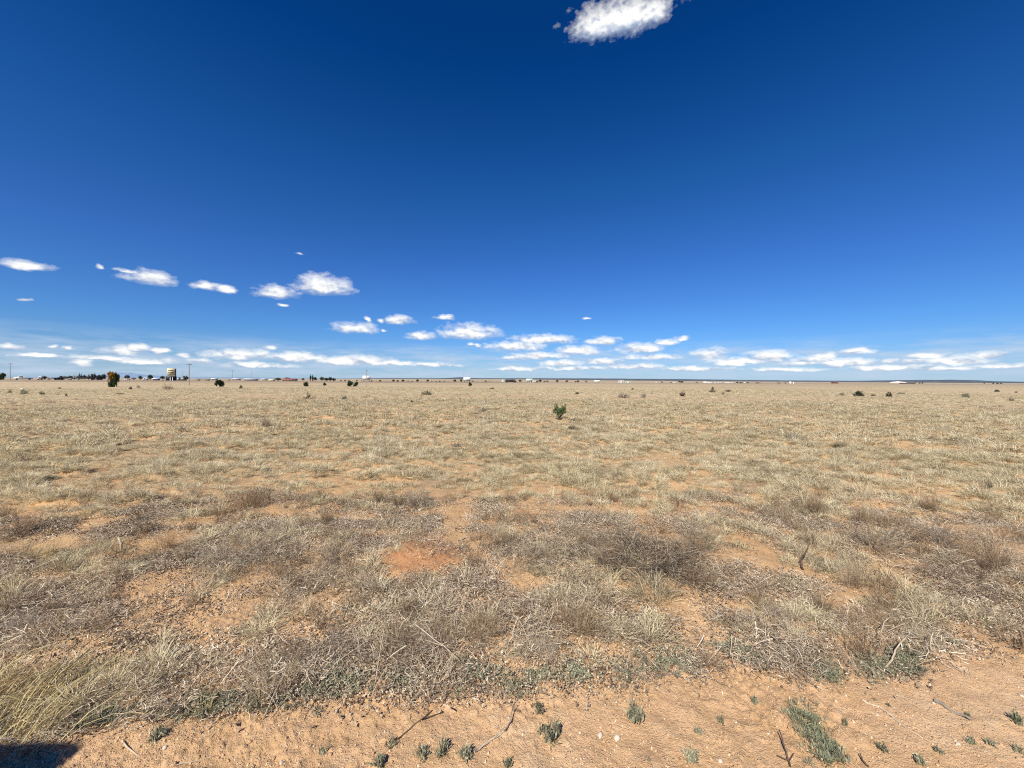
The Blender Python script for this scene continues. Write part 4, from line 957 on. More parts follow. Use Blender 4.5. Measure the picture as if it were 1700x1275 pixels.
HS = [(1167, 1174, 632.2, 634.8, 'bright white house, leftmost of the scattered far houses', 'white'), (1171, 1182, 633.8, 635.6, 'long white house just right of the leftmost far house', 'white'), (1185.5, 1188.5, 632.6, 634, 'small white box of a house behind the long white one', 'white'),
      (1190.5, 1194, 633.4, 635.2, 'pinkish white house in the middle of the far houses', 'wall'), (1193, 1199, 634.6, 636.4, 'gray house below the pinkish white one', 'graywall'), (1202, 1207, 632.8, 634.6, 'small pale house under the tree line', 'wall'),
      (1206, 1211, 636, 637.6, 'low white house nearest the grass', 'white'), (1212, 1217, 632.8, 634.2, 'faint pale house second from the right', 'wall'), (1231.5, 1240, 633, 634.6, 'pale house rightmost of the scattered far houses', 'wall'), (1087, 1092, 634, 635.6, 'tiny pale house left of the dark mound of trees', 'wall'), (1117, 1121, 634, 635.6, 'tiny white house touching the dark mound of trees', 'white')]
for px0, px1, yt, yb, lab, wl in HS:
    building(px0, px1, yt, yb, roadD((px0 + px1) / 2) + 90, lab, wl, 'white', windows=2, name='far_house')
building(1380, 1392, 632.8, 635.4, 1100, 'dark barn like house alone on the right hand plain', 'dark', 'bark_roof' if 'bark_roof' in M else 'redroof', windows=3, name='dark_house')
building(1493, 1520, 634.4, 636, 1150, 'long dark roofed building in front of the pale quarry', 'dark', 'dark', windows=0, name='dark_shed')
# white tank and marker
px, x, y, z, W, H = pixbox(1310.5, 1313.8, 631.4, 634.6, 900)
t = tag(empty('water_tank', (x, y, z)), 'tiny white water tank on the right hand skyline', 'tank')
part('shell', tube(MB(), [[0, 0, -.3], [0, 0, H * .85], [0, 0, H]], [W / 2, W / 2, W * .2], 16), 'white', t); part('hatch', tube(MB(), [[0, 0, H], [0, 0, H * 1.08]], W * .1, 8), 'graywall', t)
px, x, y, z, W, H = pixbox(1316.5, 1318.4, 634.2, 637.8, 330)
tag(mesh_obj('marker_post', box(MB(), (0, 0, H / 2), (W, .3, H), .8).mesh('marker_post', M['white']), (x, y, z)), 'short white marker post below the water tank', 'post')
# pale quarry spoil heap
xs = np.linspace(-1, 1, 60); px, x, y, z, W, H = pixbox(1471, 1512, 633.2, 635.6, 3000)
mb = MB(); A, B_ = np.meshgrid(xs, np.linspace(-1, 1, 24)); hh = np.clip(1 - A ** 2 - B_ ** 2, 0, 1) ** .6 * (.6 + .8 * fbm(A * 3, B_ * 3, 3, 77)) * H - .5
mb.add(np.stack([A * W / 2, B_ * W * .2, hh], -1).reshape(-1, 3), grid_faces(24, 60))
M['spoil'] = mat_plain('pale_spoil', (.78, .68, .62), (.66, .52, .46), .05, .95)
tag(mesh_obj('spoil_heap', mb.mesh('spoil_heap', M['spoil'], True), (x, y, z)), 'pale pinkish quarry heap under the right hand mesa', 'quarry heap')

# fence line along the highway
def fence():
    t = tag(empty('wire_fence', at_dist(700, 330)), 'low dark wire fence running beneath the row of small trees', 'fence')
    L = np.array(t.location); pxs = np.linspace(600, 845, 60); wires = MB(); pts = []
    for k, p in enumerate(pxs):
        q = np.array(at_dist(p, roadD(p) - 14)) - L; pts.append(q)
        part('post', box(MB(), tuple(q + (0, 0, .6)), (.16, .16, 1.3)), 'bark', t)
    for h_ in (.4, .75, 1.1): tube(wires, np.array(pts) + (0, 0, h_), .035, 4)
    part('wires', wires, 'dark', t)
fence()

# ------------------------------------------------------------------ foreground
def fg(kind, name, px, py, hw, h, label, cat, mb, mat, rz=0, tilt=(0, 0)):
    x, y, z = ground_at(px, py); a = math.atan2(x, y); R = hw * y * math.cos(a) / F; H = h * y / F
    o = mesh_obj(name, norm(mb, R, H).mesh(name, M[mat]), (x, y, z - .004), rz); o.rotation_euler = (tilt[0], tilt[1], rz)
    return tag(o, label, cat)
def big(n, w=.004, sp=1.35, flat=1, s1=6, s2=3): return twiggy(n, .3, w, sp, s1, s2, 5, flat=flat, base_r=.06)
fg('', 'dead_bush', 1075, 928, 122, 38, 'largest dead gray bush, spreading stiff twigs at the right of centre', 'dead bush', big(230, .0045, 1.5, .75), 'bigbush')
fg('', 'dead_bush', 925, 905, 95, 26, 'dark gray dead bush touching the left of the largest one', 'dead bush', big(120, .0042, 1.5, .7), 'bigbush')
fg('', 'dead_bush', 1165, 915, 45, 42, 'small dead bush at the right end of the largest one', 'dead bush', big(60), 'bigbush')
fg('', 'dead_bush', 565, 925, 62, 36, 'dark gray matted dead bush left of the orange ant mound', 'dead bush', big(110, sp=1.5, flat=.7), 'bigbush')
fg('', 'dead_bush', 478, 935, 50, 22, 'low dark dead bush left of the matted one beside the mound', 'dead bush', big(70, sp=1.5, flat=.6), 'bigbush')
fg('', 'dead_bush', 378, 930, 75, 26, 'flattened gray dead bush in the left middle of the weedy strip', 'dead bush', big(110, sp=1.52, flat=.5), 'baretwig')
fg('', 'dead_bush', 1450, 905, 80, 34, 'long gray brown dead bush lying at the right', 'dead bush', big(110, sp=1.5, flat=.6), 'bigbush')
fg('', 'dead_bush', 1560, 905, 66, 36, 'pale gray dead bush with long stems at far right', 'dead bush', big(90, sp=1.5, flat=.7), 'baretwig')
fg('', 'dead_bush', 1655, 930, 60, 34, 'gray dead bush nearest the right edge', 'dead bush', big(80, sp=1.5, flat=.7), 'bigbush')
fg('', 'dead_bush', 60, 885, 90, 20, 'dark flattened dead bush at the left edge', 'dead bush', big(90, sp=1.52, flat=.5), 'bigbush')
fg('', 'twiggy_weed', 692, 840, 32, 30, 'dark bushy twig ball in front of the grass left of centre', 'weed', big(110, .0035, 1.15), 'bigbush')
fg('', 'red_weed', 410, 846, 38, 36, 'reddish brown feathery weed at the edge of the grass', 'weed', twiggy(120, .3, .003, .95, 5, 3, 4, up=.1, base_r=.09), 'brownweed')
fg('', 'twiggy_weed', 1350, 852, 27, 30, 'dark olive brown twiggy weed right of the largest dead bush', 'weed', big(90, .0035, 1.2), 'brownweed')
fg('', 'dry_stalks', 1440, 862, 18, 48, 'tall pale upright stalks behind the right hand dead bushes', 'dry stalks', blades(60, .3, .0045, .06, (0, .35), .25), 'straw')
fg('', 'straw_clump', 1435, 866, 32, 16, 'pale gray straw clump at the foot of the tall pale stalks', 'grass', blades(140, .2, .004, .05, (.4, 1.4), .6), 'litter')
fg('', 'yellow_grass', 62, 925, 55, 24, 'pale yellow grass tussock at the left behind the matted weeds', 'grass', blades(260, .22, .004, .12, (.1, 1.2), 1.1), 'yellow')
fg('', 'yellow_grass', 18, 985, 42, 36, 'bright yellow grass tussock cut by the left edge', 'grass', blades(240, .22, .004, .1, (.1, 1.1), 1.0), 'yellow')
fg('', 'yellow_grass', 150, 940, 42, 20, 'pale yellow tussock beside the upright stake', 'grass', blades(200, .2, .004, .1, (.1, 1.2), 1.1), 'straw')
fg('', 'yellow_grass', 1085, 992, 60, 34, 'pale gray green grass clump below the largest dead bush', 'grass', blades(260, .2, .0036, .12, (.1, 1.1), 1.0), 'straw')
fg('', 'yellow_grass', 845, 895, 26, 22, 'small pale grass clump left of the dark gray dead bush', 'grass', blades(120, .15, .004, .06, (.1, 1.1), 1.0), 'straw')
fg('', 'yellow_grass', 335, 1190, 42, 36, 'olive straw clump at the edge of the sand on the left', 'grass', blades(120, .16, .0025, .06, (.1, 1.3), .9), 'yellow')
fg('', 'brown_weed', 800, 1052, 50, 34, 'rusty brown bushy weed left of the centre foreground', 'weed', twiggy(90, .2, .0026, 1.0, 5, 3, 4, up=.12, base_r=.06), 'brownweed')
fg('', 'brown_weed', 958, 1042, 58, 36, 'widest rusty brown weed right of the centre foreground', 'weed', twiggy(110, .2, .0026, 1.0, 5, 3, 4, up=.12, base_r=.07), 'brownweed')
fg('', 'brown_weed', 1425, 1040, 50, 26, 'brown weed behind the forked pale branch', 'weed', twiggy(80, .2, .0026, 1.1, 5, 3, 4, up=.08, base_r=.06), 'brownweed')
fg('', 'gray_weed', 700, 1085, 60, 38, 'gray branching dead weed in the centre foreground', 'weed', big(70, .0026, 1.2), 'baretwig')
fg('', 'gray_weed', 470, 1120, 70, 36, 'gray dead weed in the left centre foreground', 'weed', big(80, .0026, 1.25), 'grayweed')
fg('', 'gray_weed', 560, 1085, 64, 36, 'purplish gray dead weed between its two gray neighbours', 'weed', big(80, .0026, 1.25), 'purplish')
fg('', 'gray_weed', 905, 1095, 34, 42, 'thin gray dead weed beside the widest rusty brown one', 'weed', big(40, .0026, 1.1), 'baretwig')
fg('', 'gray_weed', 1290, 1030, 42, 32, 'purple gray dead weed right of the bare light patch', 'weed', big(70, .0026, 1.25), 'purplish')
fg('', 'gray_weed', 1540, 1070, 42, 36, 'brown gray bushy weed right of the forked pale branch', 'weed', big(70, .0026, 1.2), 'grayweed')
fg('', 'gray_weed', 40, 1045, 52, 32, 'purple gray dead weed at the left edge of the strip', 'weed', big(70, .0026, 1.3), 'purplish')

# long straw lying over the sand at the lower left
def straw_fan():
    x0, y0, z0 = ground_at(20, 1238); mb = MB(); n = 190; P = []
    for i in range(n):
        a, b_ = (rng.uniform(-90, 90), rng.uniform(1165, 1262)), None
        L = rng.uniform(60, 200); an = math.radians(rng.normal(36, 9)); q = (a[0] + L * math.cos(an), a[1] - L * math.sin(an))
        p0 = np.array(ground_at(a[0], a[1])); p1 = np.array(ground_at(q[0], q[1])); m = (p0 + p1) / 2; hgt = rng.uniform(.03, .12)
        pts = np.array([p0 + (0, 0, .005), p0 * .66 + p1 * .34 + (0, 0, hgt * .8), p0 * .33 + p1 * .67 + (0, 0, hgt), p1 + (0, 0, hgt * rng.uniform(.1, 1.0))]); P.append(pts - np.array([x0, y0, z0]))
    P = np.array(P); sd_ = unit(np.cross(P[:, -1] - P[:, 0], np.array([0, 0, 1.])) + rng.normal(0, .4, (n, 3)))
    strips(mb, P, np.full((n, 4), .0016) * (.6 + rng.random((n, 1))), sd_)
    tag(mesh_obj('straw_fan', mb.mesh('straw_fan', M['yellow']), (x0, y0, z0)), 'fan of long yellow straws lying over the sand at lower left', 'grass')
straw_fan()

def stick(pts, r, label, mat='stick', lift=.0, name='stick', cat='stick', extra=None, lifts=None):
    W_ = []
    for i, p in enumerate(pts):
        q = np.array(ground_at(*p)); W_.append(q)
    # heights above the ground: a lifted end is first moved so that it still stands over its own foot
    base = W_[0].copy(); W_ = np.array(W_)
    lf = np.full(len(pts), .0) if lifts is None else np.array(lifts, float)
    for i in range(len(pts)):
        if lf[i] > 0:
            k = (EYE - W_[i][2] - lf[i]) / (EYE - W_[i][2]); W_[i] = np.array([0, 0, EYE]) + (W_[i] - np.array([0, 0, EYE])) * k
        else: W_[i][2] += r * .9
    # finer, slightly crooked
    t_ = np.linspace(0, len(pts) - 1, (len(pts) - 1) * 4 + 1); P = np.stack([np.interp(t_, range(len(pts)), W_[:, k]) for k in range(3)], 1)
    P[1:-1] += rng.normal(0, r * .35, P[1:-1].shape); mb = MB()
    tube(mb, P - base, np.linspace(r, r * .55, len(P)), 7)
    for e in (extra or []):
        Q = []
        for p, l in e:
            q = np.array(ground_at(*p)); k = (EYE - q[2] - l) / (EYE - q[2]); Q.append(np.array([0, 0, EYE]) + (q - np.array([0, 0, EYE])) * k)
        tube(mb, np.array(Q) - base, np.linspace(r * .7, r * .35, len(Q)), 6)
    return tag(mesh_obj(name, mb.mesh(name, M[mat], True), tuple(base)), label, cat)
stick([(1432, 1163), (1448, 1172), (1461, 1175), (1475, 1186), (1500, 1206), (1532, 1228)], .0052, 'crooked pale stick lying on the sand at lower right')
stick([(1550, 1164), (1580, 1181), (1612, 1197)], .0085, 'thick gray stick right of the crooked pale one', 'wood')
stick([(788, 1249), (815, 1230), (838, 1213)], .0055, 'straight pale stick at the bottom centre', extra=[[((838, 1213), .01), ((846, 1197), .02), ((852, 1172), .03)], [((836, 1214), .004), ((822, 1226), .004)]])
stick([(660, 1228), (680, 1211), (700, 1195), (718, 1180)], .0035, 'dark forked twig pointing from the weeds to the small gray plants', 'darkstick', extra=[[((700, 1195), .006), ((718, 1188), .01), ((736, 1182), .01)]])
stick([(1098, 1123), (1150, 1112), (1190, 1103), (1242, 1091)], .0048, 'long thin branch lying along the sand edge right of centre', 'wood')
stick([(1467, 1113), (1481, 1096), (1486, 1080), (1505, 1056)], .0055, 'pale forked branch propped up in the right hand weeds', lifts=[0, .03, .06, .10], extra=[[((1484, 1088), .045), ((1462, 1052), .09), ((1468, 1032), .12), ((1487, 1018), .14)]])
stick([(1511, 1098), (1550, 1103)], .006, 'short dark stick right of the pale forked branch', 'darkstick')
stick([(203, 1230), (216, 1246), (245, 1264)], .0035, 'short yellow curved stalk beside the black shadow')
stick([(288, 1272), (320, 1266), (356, 1256)], .0028, 'thin yellow stalk at the bottom left of centre')
stick([(188, 1189), (240, 1176), (268, 1168), (298, 1170)], .0024, 'thin pale stalk arching above the sand at the left', lifts=[0, .03, .05, .01])
stick([(585, 931), (612, 931), (632, 921)], .008, 'pale stick left of the orange ant mound')
stick([(693, 899), (728, 897)], .007, 'thin pale stick behind the orange ant mound')
stick([(760, 899), (775, 893), (792, 892)], .009, 'pale stick at the right rear of the orange ant mound', extra=[[((762, 899), .01), ((781, 899), .01)]])
stick([(688, 1035), (720, 1060), (752, 1085), (773, 1110)], .0034, 'long pale curved branch of the centre gray weed', lifts=[.14, .12, .07, 0], extra=[[((720, 1060), .12), ((704, 1028), .18)], [((735, 1072), .09), ((705, 1062), .12)]])
stick([(622, 1141), (630, 1085), (640, 1032)], .0022, 'straw coloured upright stalk with a dark seed head', lifts=[0, .09, .17])
stick([(436, 1196), (456, 1150), (480, 1102)], .0022, 'thin straight pale stalk leaning right in the left weeds', lifts=[0, .06, .12])
stick([(508, 1154), (560, 1098), (606, 1066)], .0022, 'thin gray stem slanting up between two gray weeds', lifts=[0, .08, .14])
stick([(1378, 899), (1402, 914), (1428, 930)], .009, 'dark straight stick pointing down among the right hand dead bushes', 'darkstick')
stick([(1333, 947), (1329, 928), (1338, 915), (1345, 900)], .008, 'dark crooked snag standing left of the straight dark stick', 'darkstick', lifts=[0, .06, .10, .16])
stick([(1312, 1274), (1302, 1240), (1294, 1212)], .004, 'dark forked twig at the bottom right', 'darkstick', lifts=[0, .02, .04], extra=[[((1308, 1262), .005), ((1290, 1254), .015)], [((1309, 1265), .005), ((1318, 1250), .02)]])
stick([(1442, 1274), (1432, 1262), (1428, 1250)], .004, 'short dark twig at the bottom right of the green mat', 'darkstick', lifts=[0, .01, .02])
stick([(222, 908), (212, 903)], .005, 'dark twig lying by the upright stake', 'darkstick')
x, y, z = ground_at(203, 915); mb = MB(); tube(mb, [[0, 0, -.02], [-.01, 0, .07], [-.035, 0, .13]], [.010, .010, .008], 7)
tag(mesh_obj('stake', mb.mesh('stake', M['stick'], True), (x, y, z)), 'short leaning pinkish stake standing in the left weeds', 'stake')

# small living plants on the sand
def rosette(n, r=.05, w=.006, up=.5):
    mb = blades(n, r, w, r * .25, (.15, 1.35), up, 3); m2 = leafballs(np.stack([rng.normal(0, r * .3, 14), rng.normal(0, r * .3, 14), .006 + r * .25 * rng.random(14)], -1), np.full(14, r * .26), 14, r * .12)
    return mb.merge(m2)
PL = [(918, 1226, 24, 22, 26, 'sage', 'spiky gray green plant below the sand edge at centre'), (1055, 1197, 18, 26, 16, 'sage', 'gray green plant with long curled leaves right of centre'), (1158, 1217, 11, 11, 22, 'sage', 'small gray plant below its twin right of centre'),
      (1196, 1198, 9, 10, 22, 'sage', 'small round gray plant above and right of its twin'), (1147, 1262, 16, 18, 30, 'sage', 'loose gray plant near the bottom right of centre'), (1253, 1167, 7, 13, 9, 'green', 'two leaved green sprout on the bare sand'),
      (1076, 1262, 6, 7, 14, 'sage', 'tiny gray plant left of the loose gray one'), (700, 1254, 15, 15, 40, 'sage', 'left of the three gray cushion plants at the bottom centre'), (733, 1252, 15, 20, 48, 'sage', 'middle and tallest of the three gray cushion plants'),
      (773, 1258, 13, 17, 40, 'sage', 'right of the three gray cushion plants, by the straight pale stick'), (536, 1248, 10, 9, 18, 'sage', 'tiny dark plant left of centre on the sand'), (627, 1272, 15, 18, 14, 'green', 'dark green broad leaved plant at the bottom edge'),
      (650, 1239, 12, 9, 18, 'sage', 'small gray green sprig at the foot of the dark forked twig'), (842, 1272, 9, 14, 14, 'green', 'dark green plant at the bottom edge right of centre'), (895, 1180, 10, 14, 30, 'sage', 'gray plant hanging at the sand edge'),
      (1452, 1162, 4, 5, 16, 'sage', 'tiny gray tuft above the crooked pale stick'), (1474, 1172, 5, 6, 18, 'green', 'tiny green tuft right of the crooked stick end'), (1606, 1188, 7, 6, 20, 'sage', 'green tuft under the thick gray stick'),
      (1558, 1248, 11, 9, 22, 'sage', 'gray tuft fourth from the right edge'), (1612, 1234, 11, 11, 24, 'sage', 'gray green tuft below the thick gray stick'), (1644, 1236, 12, 10, 24, 'sage', 'flat gray tuft third from the right edge'),
      (1690, 1248, 12, 13, 24, 'sage', 'dark gray tuft nearest the lower right corner'), (1690, 1200, 14, 19, 44, 'green', 'green tuft cut by the right edge'), (1528, 1268, 14, 15, 26, 'sage', 'dark gray green tuft at the bottom right'), (1466, 1245, 12, 12, 24, 'sage', 'gray tuft below the crooked pale stick'),
      (262, 1222, 20, 18, 34, 'sage', 'gray green scrubby plant above the yellow curved stalk'), (1395, 1262, 16, 20, 26, 'sage', 'gray plant at the foot of the green mat'), (1404, 1205, 6, 12, 10, 'sage', 'single pale leafy sprig right of the green mat')]
for px, py, hw, h, n, mt, lab in PL:
    fg('', 'small_plant', px, py, hw, h, lab, 'plant', rosette(n), mt, rng.random() * 6.28)
n = 60; u = rng.random(n)
def mat_plant(pts, spread, label, n, mt='green', hgt=.02):
    x0, y0, z0 = ground_at(*pts[0]); C_ = []
    for i in range(n):
        t_ = rng.random() * (len(pts) - 1); k = min(int(t_), len(pts) - 2); f = t_ - k
        p = (pts[k][0] * (1 - f) + pts[k + 1][0] * f + rng.normal(0, spread[0]), pts[k][1] * (1 - f) + pts[k + 1][1] * f + rng.normal(0, spread[1]))
        q = np.array(ground_at(*p)); C_.append(q - (x0, y0, z0) + (0, 0, hgt * rng.random()))
    mb = MB()
    for c_ in C_:
        b_ = blades(12, .026, .0036, .010, (.5, 1.45), .4, 2); b_.v = [v + c_ for v in b_.v]; mb.merge(b_)
    tag(mesh_obj('creeping_plant', mb.mesh('creeping_plant', M[mt]), (x0, y0, z0)), label, 'plant')
mat_plant([(1318, 1175), (1340, 1205), (1365, 1240), (1375, 1262)], (13, 7), 'big green creeping mat on the sand at lower right', 190)
mat_plant([(1345, 1102), (1370, 1118), (1385, 1130)], (12, 7), 'green creeping plant at the sand edge left of the forked branch', 110)
mat_plant([(1430, 1092), (1450, 1105), (1455, 1122)], (12, 8), 'gray green creeping plant at the foot of the forked branch', 120, 'sage')
mat_plant([(1490, 1108), (1520, 1118)], (13, 5), 'gray green creeping plant right of the forked branch', 80, 'sage')
mat_plant([(1560, 920), (1590, 935), (1640, 950)], (18, 6), 'dull green patch of leaves among the far right dead bushes', 120)
mat_plant([(330, 1160), (370, 1170)], (22, 8), 'green weeds at the foot of the olive straw clump', 120)
mat_plant([(100, 1205), (170, 1195), (220, 1185)], (20, 7), 'green leaves under the fan of yellow straws', 130)

for px, py, s, lab in [(992, 893, 9, 'largest white stone, behind the weeds right of centre'), (697, 848, 5, 'white stone at the foot of the dark twig ball'), (686, 848, 3.5, 'smaller white stone beside the one under the twig ball'), (543, 944, 5.5, 'white stone left of the orange ant mound'),
      (780, 1092, 4.5, 'white stone under the gray branching weed'), (1064, 1074, 4, 'white stone on the bare patch right of centre'), (1023, 1226, 9, 'chalky white stone on the sand, right of the pair'), (996, 1222, 8, 'grayish white stone on the sand, left of the pair'),
      (274, 1242, 5, 'white stone beside the black shadow'), (1550, 1168, 3.6, 'round white pebble at the end of the thick gray stick'), (200, 1075, 4.5, 'white stone in the left weeds'), (1590, 1236, 5, 'pale stone between two gray tufts'), (1697, 1156, 5, 'white stone at the right edge'),
      (1195, 1265, 7, 'long white flint at the bottom edge'), (468, 1268, 6, 'cream stone at the bottom left of centre'), (558, 1183, 6, 'cream stone just below the sand edge')]:
    x, y, z = ground_at(px, py); s_ = s * .72 * y / F
    o = mesh_obj('stone', stone_mb(rng, 2).mesh('stone', M['whitestone']), (x, y, z + s_ * .3), rng.random() * 6, s_); tag(o, lab, 'stone', 'pale stones')
x, y, z = ground_at(37, 645.5); tag(mesh_obj('plastic_scrap', box(MB(), (0, 0, .06), (.42, .2, .10), .6).mesh('plastic_scrap', M['white']), (x, y, z), facing(37)), 'small white scrap lying above the olive clump at far left', 'scrap')

# the vehicle whose roof throws the black shadow in the lower left corner
def parked_van():
    t = tag(empty('parked_van', (0, 0, 0)), 'gray van parked behind the camera, only its black shadow at lower left shows', 'van')
    rot = math.radians(2); H = 2.0; off = H / math.tan(SUN_EL)
    cx = -1.84 + math.sin(SUN_AZ) * off; cy = 1.68 + math.cos(SUN_AZ) * off      # the roof corner
    t.location = (cx, cy, 0); t.rotation_euler = (0, 0, rot)
    prof = [(-4.4, .3), (0, .3), (0, 1.97), (-.06, 2.0), (-4.2, 2.0), (-4.4, 1.8)]
    part('body', prism(MB(), prof, -1.85, 0), 'van', t)
    for u in (-.9, -2.1, -3.3): part('window', box(MB(), (u, 0, 1.45), (.9, .03, .55)), 'glass', t)
    for u in (-.8, -3.5):
        for v in (-.12, -1.73): w_ = part('wheel', wheel(MB(), (u, v, .34), .34, .22, 20), 'tyre', t)
    for v in (-.3, -1.55): part('tail_light', box(MB(), (.01, v, 1.0), (.04, .14, .4)), 'redroof', t)
parked_van()
#ENDPART2
# ------------------------------------------------------------------ light
sun = bpy.data.lights.new('sun', 'SUN'); sun.energy = 4.6; sun.angle = math.radians(.53); sun.color = (1, .94, .82)
so = bpy.data.objects.new('sun', sun); COL.objects.link(so)
sd = Vector((math.sin(SUN_AZ) * math.cos(SUN_EL), math.cos(SUN_AZ) * math.cos(SUN_EL), math.sin(SUN_EL)))
so.rotation_euler = sd.to_track_quat('Z', 'Y').to_euler(); so.location = (0, -5, 30)

# ------------------------------------------------------------------ sky
CLOUDS = [(1030, 27, 86, 38), (988, 38, 38, 32), (1082, 16, 36, 26), (47, 440, 46, 9), (165, 442, 11, 5), (245, 459, 46, 14), (212, 449, 24, 4), (340, 474, 28, 7), (375, 479, 18, 7),
 (460, 485, 36, 11), (538, 472, 54, 18), (472, 507, 10, 3), (497, 420, 6, 2.5), (42, 497, 14, 2), (590, 544, 40, 10), (610, 531, 5, 5), (660, 531, 26, 9), (630, 533, 7, 4),
 (638, 548, 6, 3), (738, 526, 18, 5), (700, 557, 25, 8), (780, 551, 56, 14), (972, 529, 11, 3), (782, 571, 7, 3.5), (793, 574, 7, 3), (900, 563, 56, 9), (860, 574, 54, 9),
 (1000, 566, 32, 8), (960, 581, 46, 8), (1060, 578, 42, 10), (1105, 568, 20, 6), (1134, 562, 18, 5), (1178, 588, 36, 11), (1275, 591, 46, 11), (1210, 603, 30, 5),
 (1405, 601, 64, 9), (1425, 583, 36, 5), (1370, 591, 24, 6), (1475, 598, 14, 6), (1510, 600, 20, 5), (1590, 598, 84, 9), (1640, 589, 36, 8), (1660, 607, 60, 5), (15, 576, 26, 5), (92, 575, 10, 4),
 (121, 579, 11, 4), (200, 582, 44, 9), (228, 577, 22, 8), (265, 582, 16, 5), (305, 590, 14, 4), (395, 588, 66, 10), (500, 593, 66, 10), (450, 578, 15, 4), (590, 598, 74, 9),
 (650, 602, 54, 5), (135, 601, 16, 8), (852, 594, 22, 4), (930, 603, 40, 6), (860, 612, 50, 4), (1000, 600, 40, 5), (1050, 608, 50, 5), (1150, 612, 60, 4), (1300, 613, 80, 4), (1330, 603, 40, 5), (60, 590, 50, 4), (250, 600, 60, 6), (330, 600, 30, 5), (900, 590, 60, 6), (1090, 592, 60, 6), (1230, 598, 60, 6), (1350, 597, 50, 6), (1540, 590, 40, 6), (1480, 610, 90, 5), (960, 611, 60, 4), (1560, 612, 70, 4), (720, 605, 50, 4), (430, 606, 70, 5), (170, 595, 60, 5)]
w = bpy.data.worlds.new('World'); sc.world = w; w.use_nodes = True; nt = w.node_tree; nt.nodes.clear()
out = nt.nodes.new('ShaderNodeOutputWorld'); bg = nt.nodes.new('ShaderNodeBackground'); nt.links.new(bg.outputs[0], out.inputs[0])
tc = nt.nodes.new('ShaderNodeTexCoord').outputs['Generated']
sk = nt.nodes.new('ShaderNodeTexSky'); sk.sky_type = 'NISHITA'; sk.sun_disc = False; sk.sun_elevation = SUN_EL; sk.sun_rotation = SUN_AZ
sk.altitude = 1700; sk.air_density = 1.0; sk.dust_density = .3; sk.ozone_density = 1.5
sx = nt.nodes.new('ShaderNodeSeparateXYZ'); nt.links.new(tc, sx.inputs[0])
az = mth(nt, 'ARCTAN2', sx.outputs[0], sx.outputs[1]); el = mth(nt, 'ARCSINE', sx.outputs[2])
tint = ramp(nt, [(0, (.40, .55, .80)), (.04, (.38, .56, .84)), (.133, (.284, .573, .948)), (.294, (.22, .53, 1.02)), (.518, (.10, .473, .946)), (.758, (.012, .325, .80)), (1, (.01, .28, .72))], mth(nt, 'MULTIPLY', el, 1 / .9, clamp=True))
sky = mixc(nt, 1.0, sk.outputs[0], tint, 'MULTIPLY')
cb = nt.nodes.new('ShaderNodeCombineXYZ'); nt.links.new(az, cb.inputs[0]); nt.links.new(el, cb.inputs[1])
st = nt.nodes.new('ShaderNodeMapping'); st.inputs['Scale'].default_value = (1, 1.8, 1); nt.links.new(cb.outputs[0], st.inputs['Vector'])
def vm(op, a, b_=None):
    n = nt.nodes.new('ShaderNodeVectorMath'); n.operation = op
    for i, v in enumerate((a, b_)):
        if v is None: continue
        if isinstance(v, tuple): n.inputs[i].default_value = v
        else: nt.links.new(v, n.inputs[i])
    return n.outputs['Value'] if op == 'LENGTH' else n.outputs[0]
wn = nt.nodes.new('ShaderNodeTexNoise'); wn.inputs['Scale'].default_value = 38; wn.inputs['Detail'].default_value = 5; nt.links.new(st.outputs[0], wn.inputs['Vector'])
warp = vm('MULTIPLY', vm('SUBTRACT', wn.outputs['Color'], (.5, .5, .5)), (.030, .012, 0))
Pw = vm('ADD', cb.outputs[0], warp)
best = None; by = None
def azel(px, py):
    d = ray(px, py); return math.atan2(d[0], d[1]), math.asin(d[2])
for (cx, cy, hw, hh) in CLOUDS:
    a0, e0 = azel(cx, cy); a1, _ = azel(cx + hw, cy); a2, _ = azel(cx - hw, cy); _, e1 = azel(cx, cy - hh); _, e2 = azel(cx, cy + hh)
    ra = max((a1 - a2) / 2, .006) * 1.06; re = max((e1 - e2) / 2, .003) * 1.1
    e0 -= re * .25
    n_ = nt.nodes.new('ShaderNodeVectorMath'); n_.operation = 'MULTIPLY_ADD'; nt.links.new(Pw, n_.inputs[0]); n_.inputs[1].default_value = (1 / ra, .82 / re, 0); n_.inputs[2].default_value = (-a0 / ra, -.82 * e0 / re, 0)
    q = n_.outputs[0]; qf = vm('MINIMUM', q, vm('MULTIPLY', q, (1, 1.7, 1)))
    d2 = nt.nodes.new('ShaderNodeVectorMath'); d2.operation = 'DOT_PRODUCT'; nt.links.new(qf, d2.inputs[0]); nt.links.new(qf, d2.inputs[1]); l = d2.outputs['Value']
    dy = nt.nodes.new('ShaderNodeVectorMath'); dy.operation = 'DOT_PRODUCT'; nt.links.new(q, dy.inputs[0]); dy.inputs[1].default_value = (0, 1, 0); qy = dy.outputs['Value']
    if best is None: best = l; by = qy; continue
    lt = mth(nt, 'LESS_THAN', l, best); by = mth(nt, 'MULTIPLY_ADD', lt, mth(nt, 'SUBTRACT', qy, by), by)
    best = mth(nt, 'MINIMUM', best, l)
best = mth(nt, 'SQRT', best)
n1 = noise(nt, st.outputs[0], 24, 7, .54); n2 = noise(nt, st.outputs[0], 75, 6, .55)
nn = mth(nt, 'ADD', mth(nt, 'MULTIPLY', n1, .66), mth(nt, 'MULTIPLY', n2, .34))
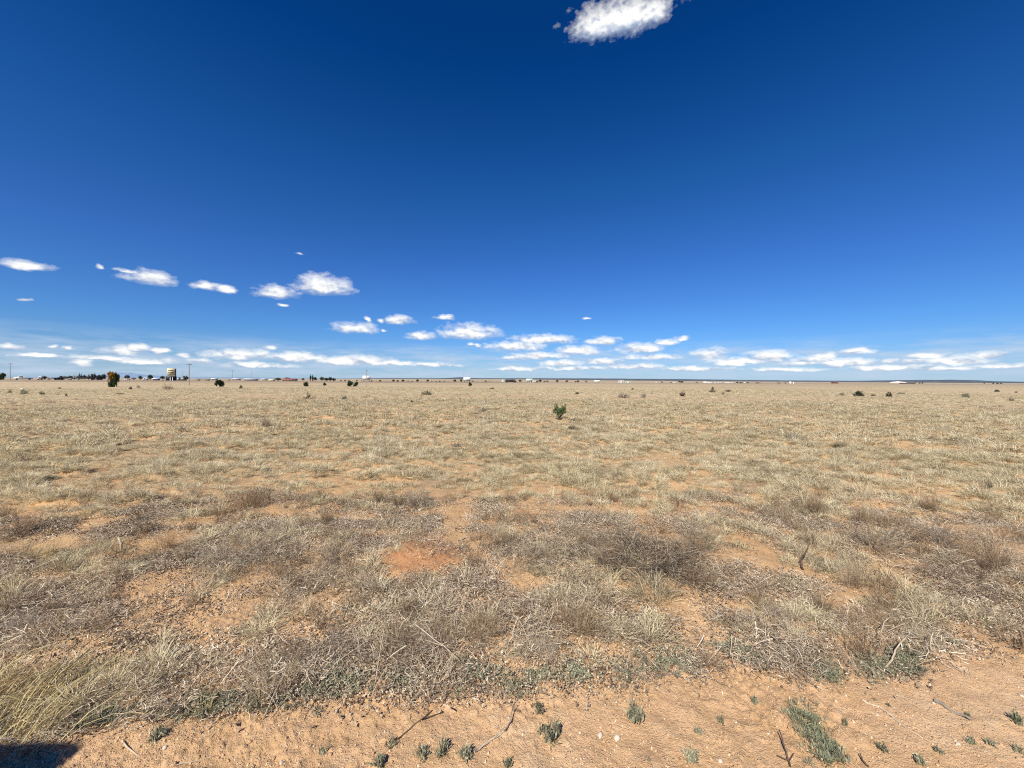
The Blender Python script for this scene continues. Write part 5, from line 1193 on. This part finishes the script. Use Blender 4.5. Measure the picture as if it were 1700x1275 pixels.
dens = mth(nt, 'ADD', mth(nt, 'MULTIPLY', mth(nt, 'SUBTRACT', 1.0, best), 1.7), mth(nt, 'MULTIPLY', mth(nt, 'SUBTRACT', nn, .5), 2.9))
cov = maprange(nt, dens, -.12, 1.15)
# thin streaky cloud low over the horizon
hz = nt.nodes.new('ShaderNodeMapping'); hz.inputs['Scale'].default_value = (7, 46, 1); nt.links.new(cb.outputs[0], hz.inputs['Vector'])
hn = noise(nt, hz.outputs[0], 1.0, 7, .6)
band = mth(nt, 'MULTIPLY', maprange(nt, el, -.002, .010), maprange(nt, el, .055, .095, 1, 0))
thin = mth(nt, 'MULTIPLY', mth(nt, 'MULTIPLY', maprange(nt, hn, .40, .64), band), .78)
hv = mth(nt, 'MULTIPLY', maprange(nt, el, 0, .075, 1, 0), .45)
sky = mixc(nt, hv, sky, (3.2, 4.7, 6.7))
sky = mixc(nt, thin, sky, (4.6, 5.6, 7.0))
# cloud brightness: thick parts white, thinner undersides blue-gray
up = nt.nodes.new('ShaderNodeMapping'); up.inputs['Location'].default_value = (.004, .012, 0); nt.links.new(st.outputs[0], up.inputs['Vector'])
n1b = noise(nt, up.outputs[0], 24, 7, .54)
shade = maprange(nt, mth(nt, 'ADD', mth(nt, 'ADD', mth(nt, 'MULTIPLY', mth(nt, 'SUBTRACT', n1, n1b), 3.2), mth(nt, 'MULTIPLY', cov, .35)), mth(nt, 'MULTIPLY', by, .75)), -.25, .55)
ccol = ramp(nt, [(0, (3.9, 4.7, 6.0)), (.4, (5.8, 6.2, 7.0)), (1, (9.0, 9.0, 8.8))], shade)
sky = mixc(nt, cov, sky, ccol)
nt.links.new(sky, bg.inputs[0]); bg.inputs[1].default_value = .09

sc.view_settings.view_transform = 'Standard'; sc.view_settings.look = 'None'; sc.view_settings.gamma = 1; sc.view_settings.exposure = .4
sc.render.engine = 'CYCLES'; sc.cycles.use_denoising = False; sc.cycles.filter_width = 1.1; sc.cycles.max_bounces = 5; sc.cycles.diffuse_bounces = 3; sc.cycles.transmission_bounces = 3
sc.cycles.sample_clamp_indirect = 4
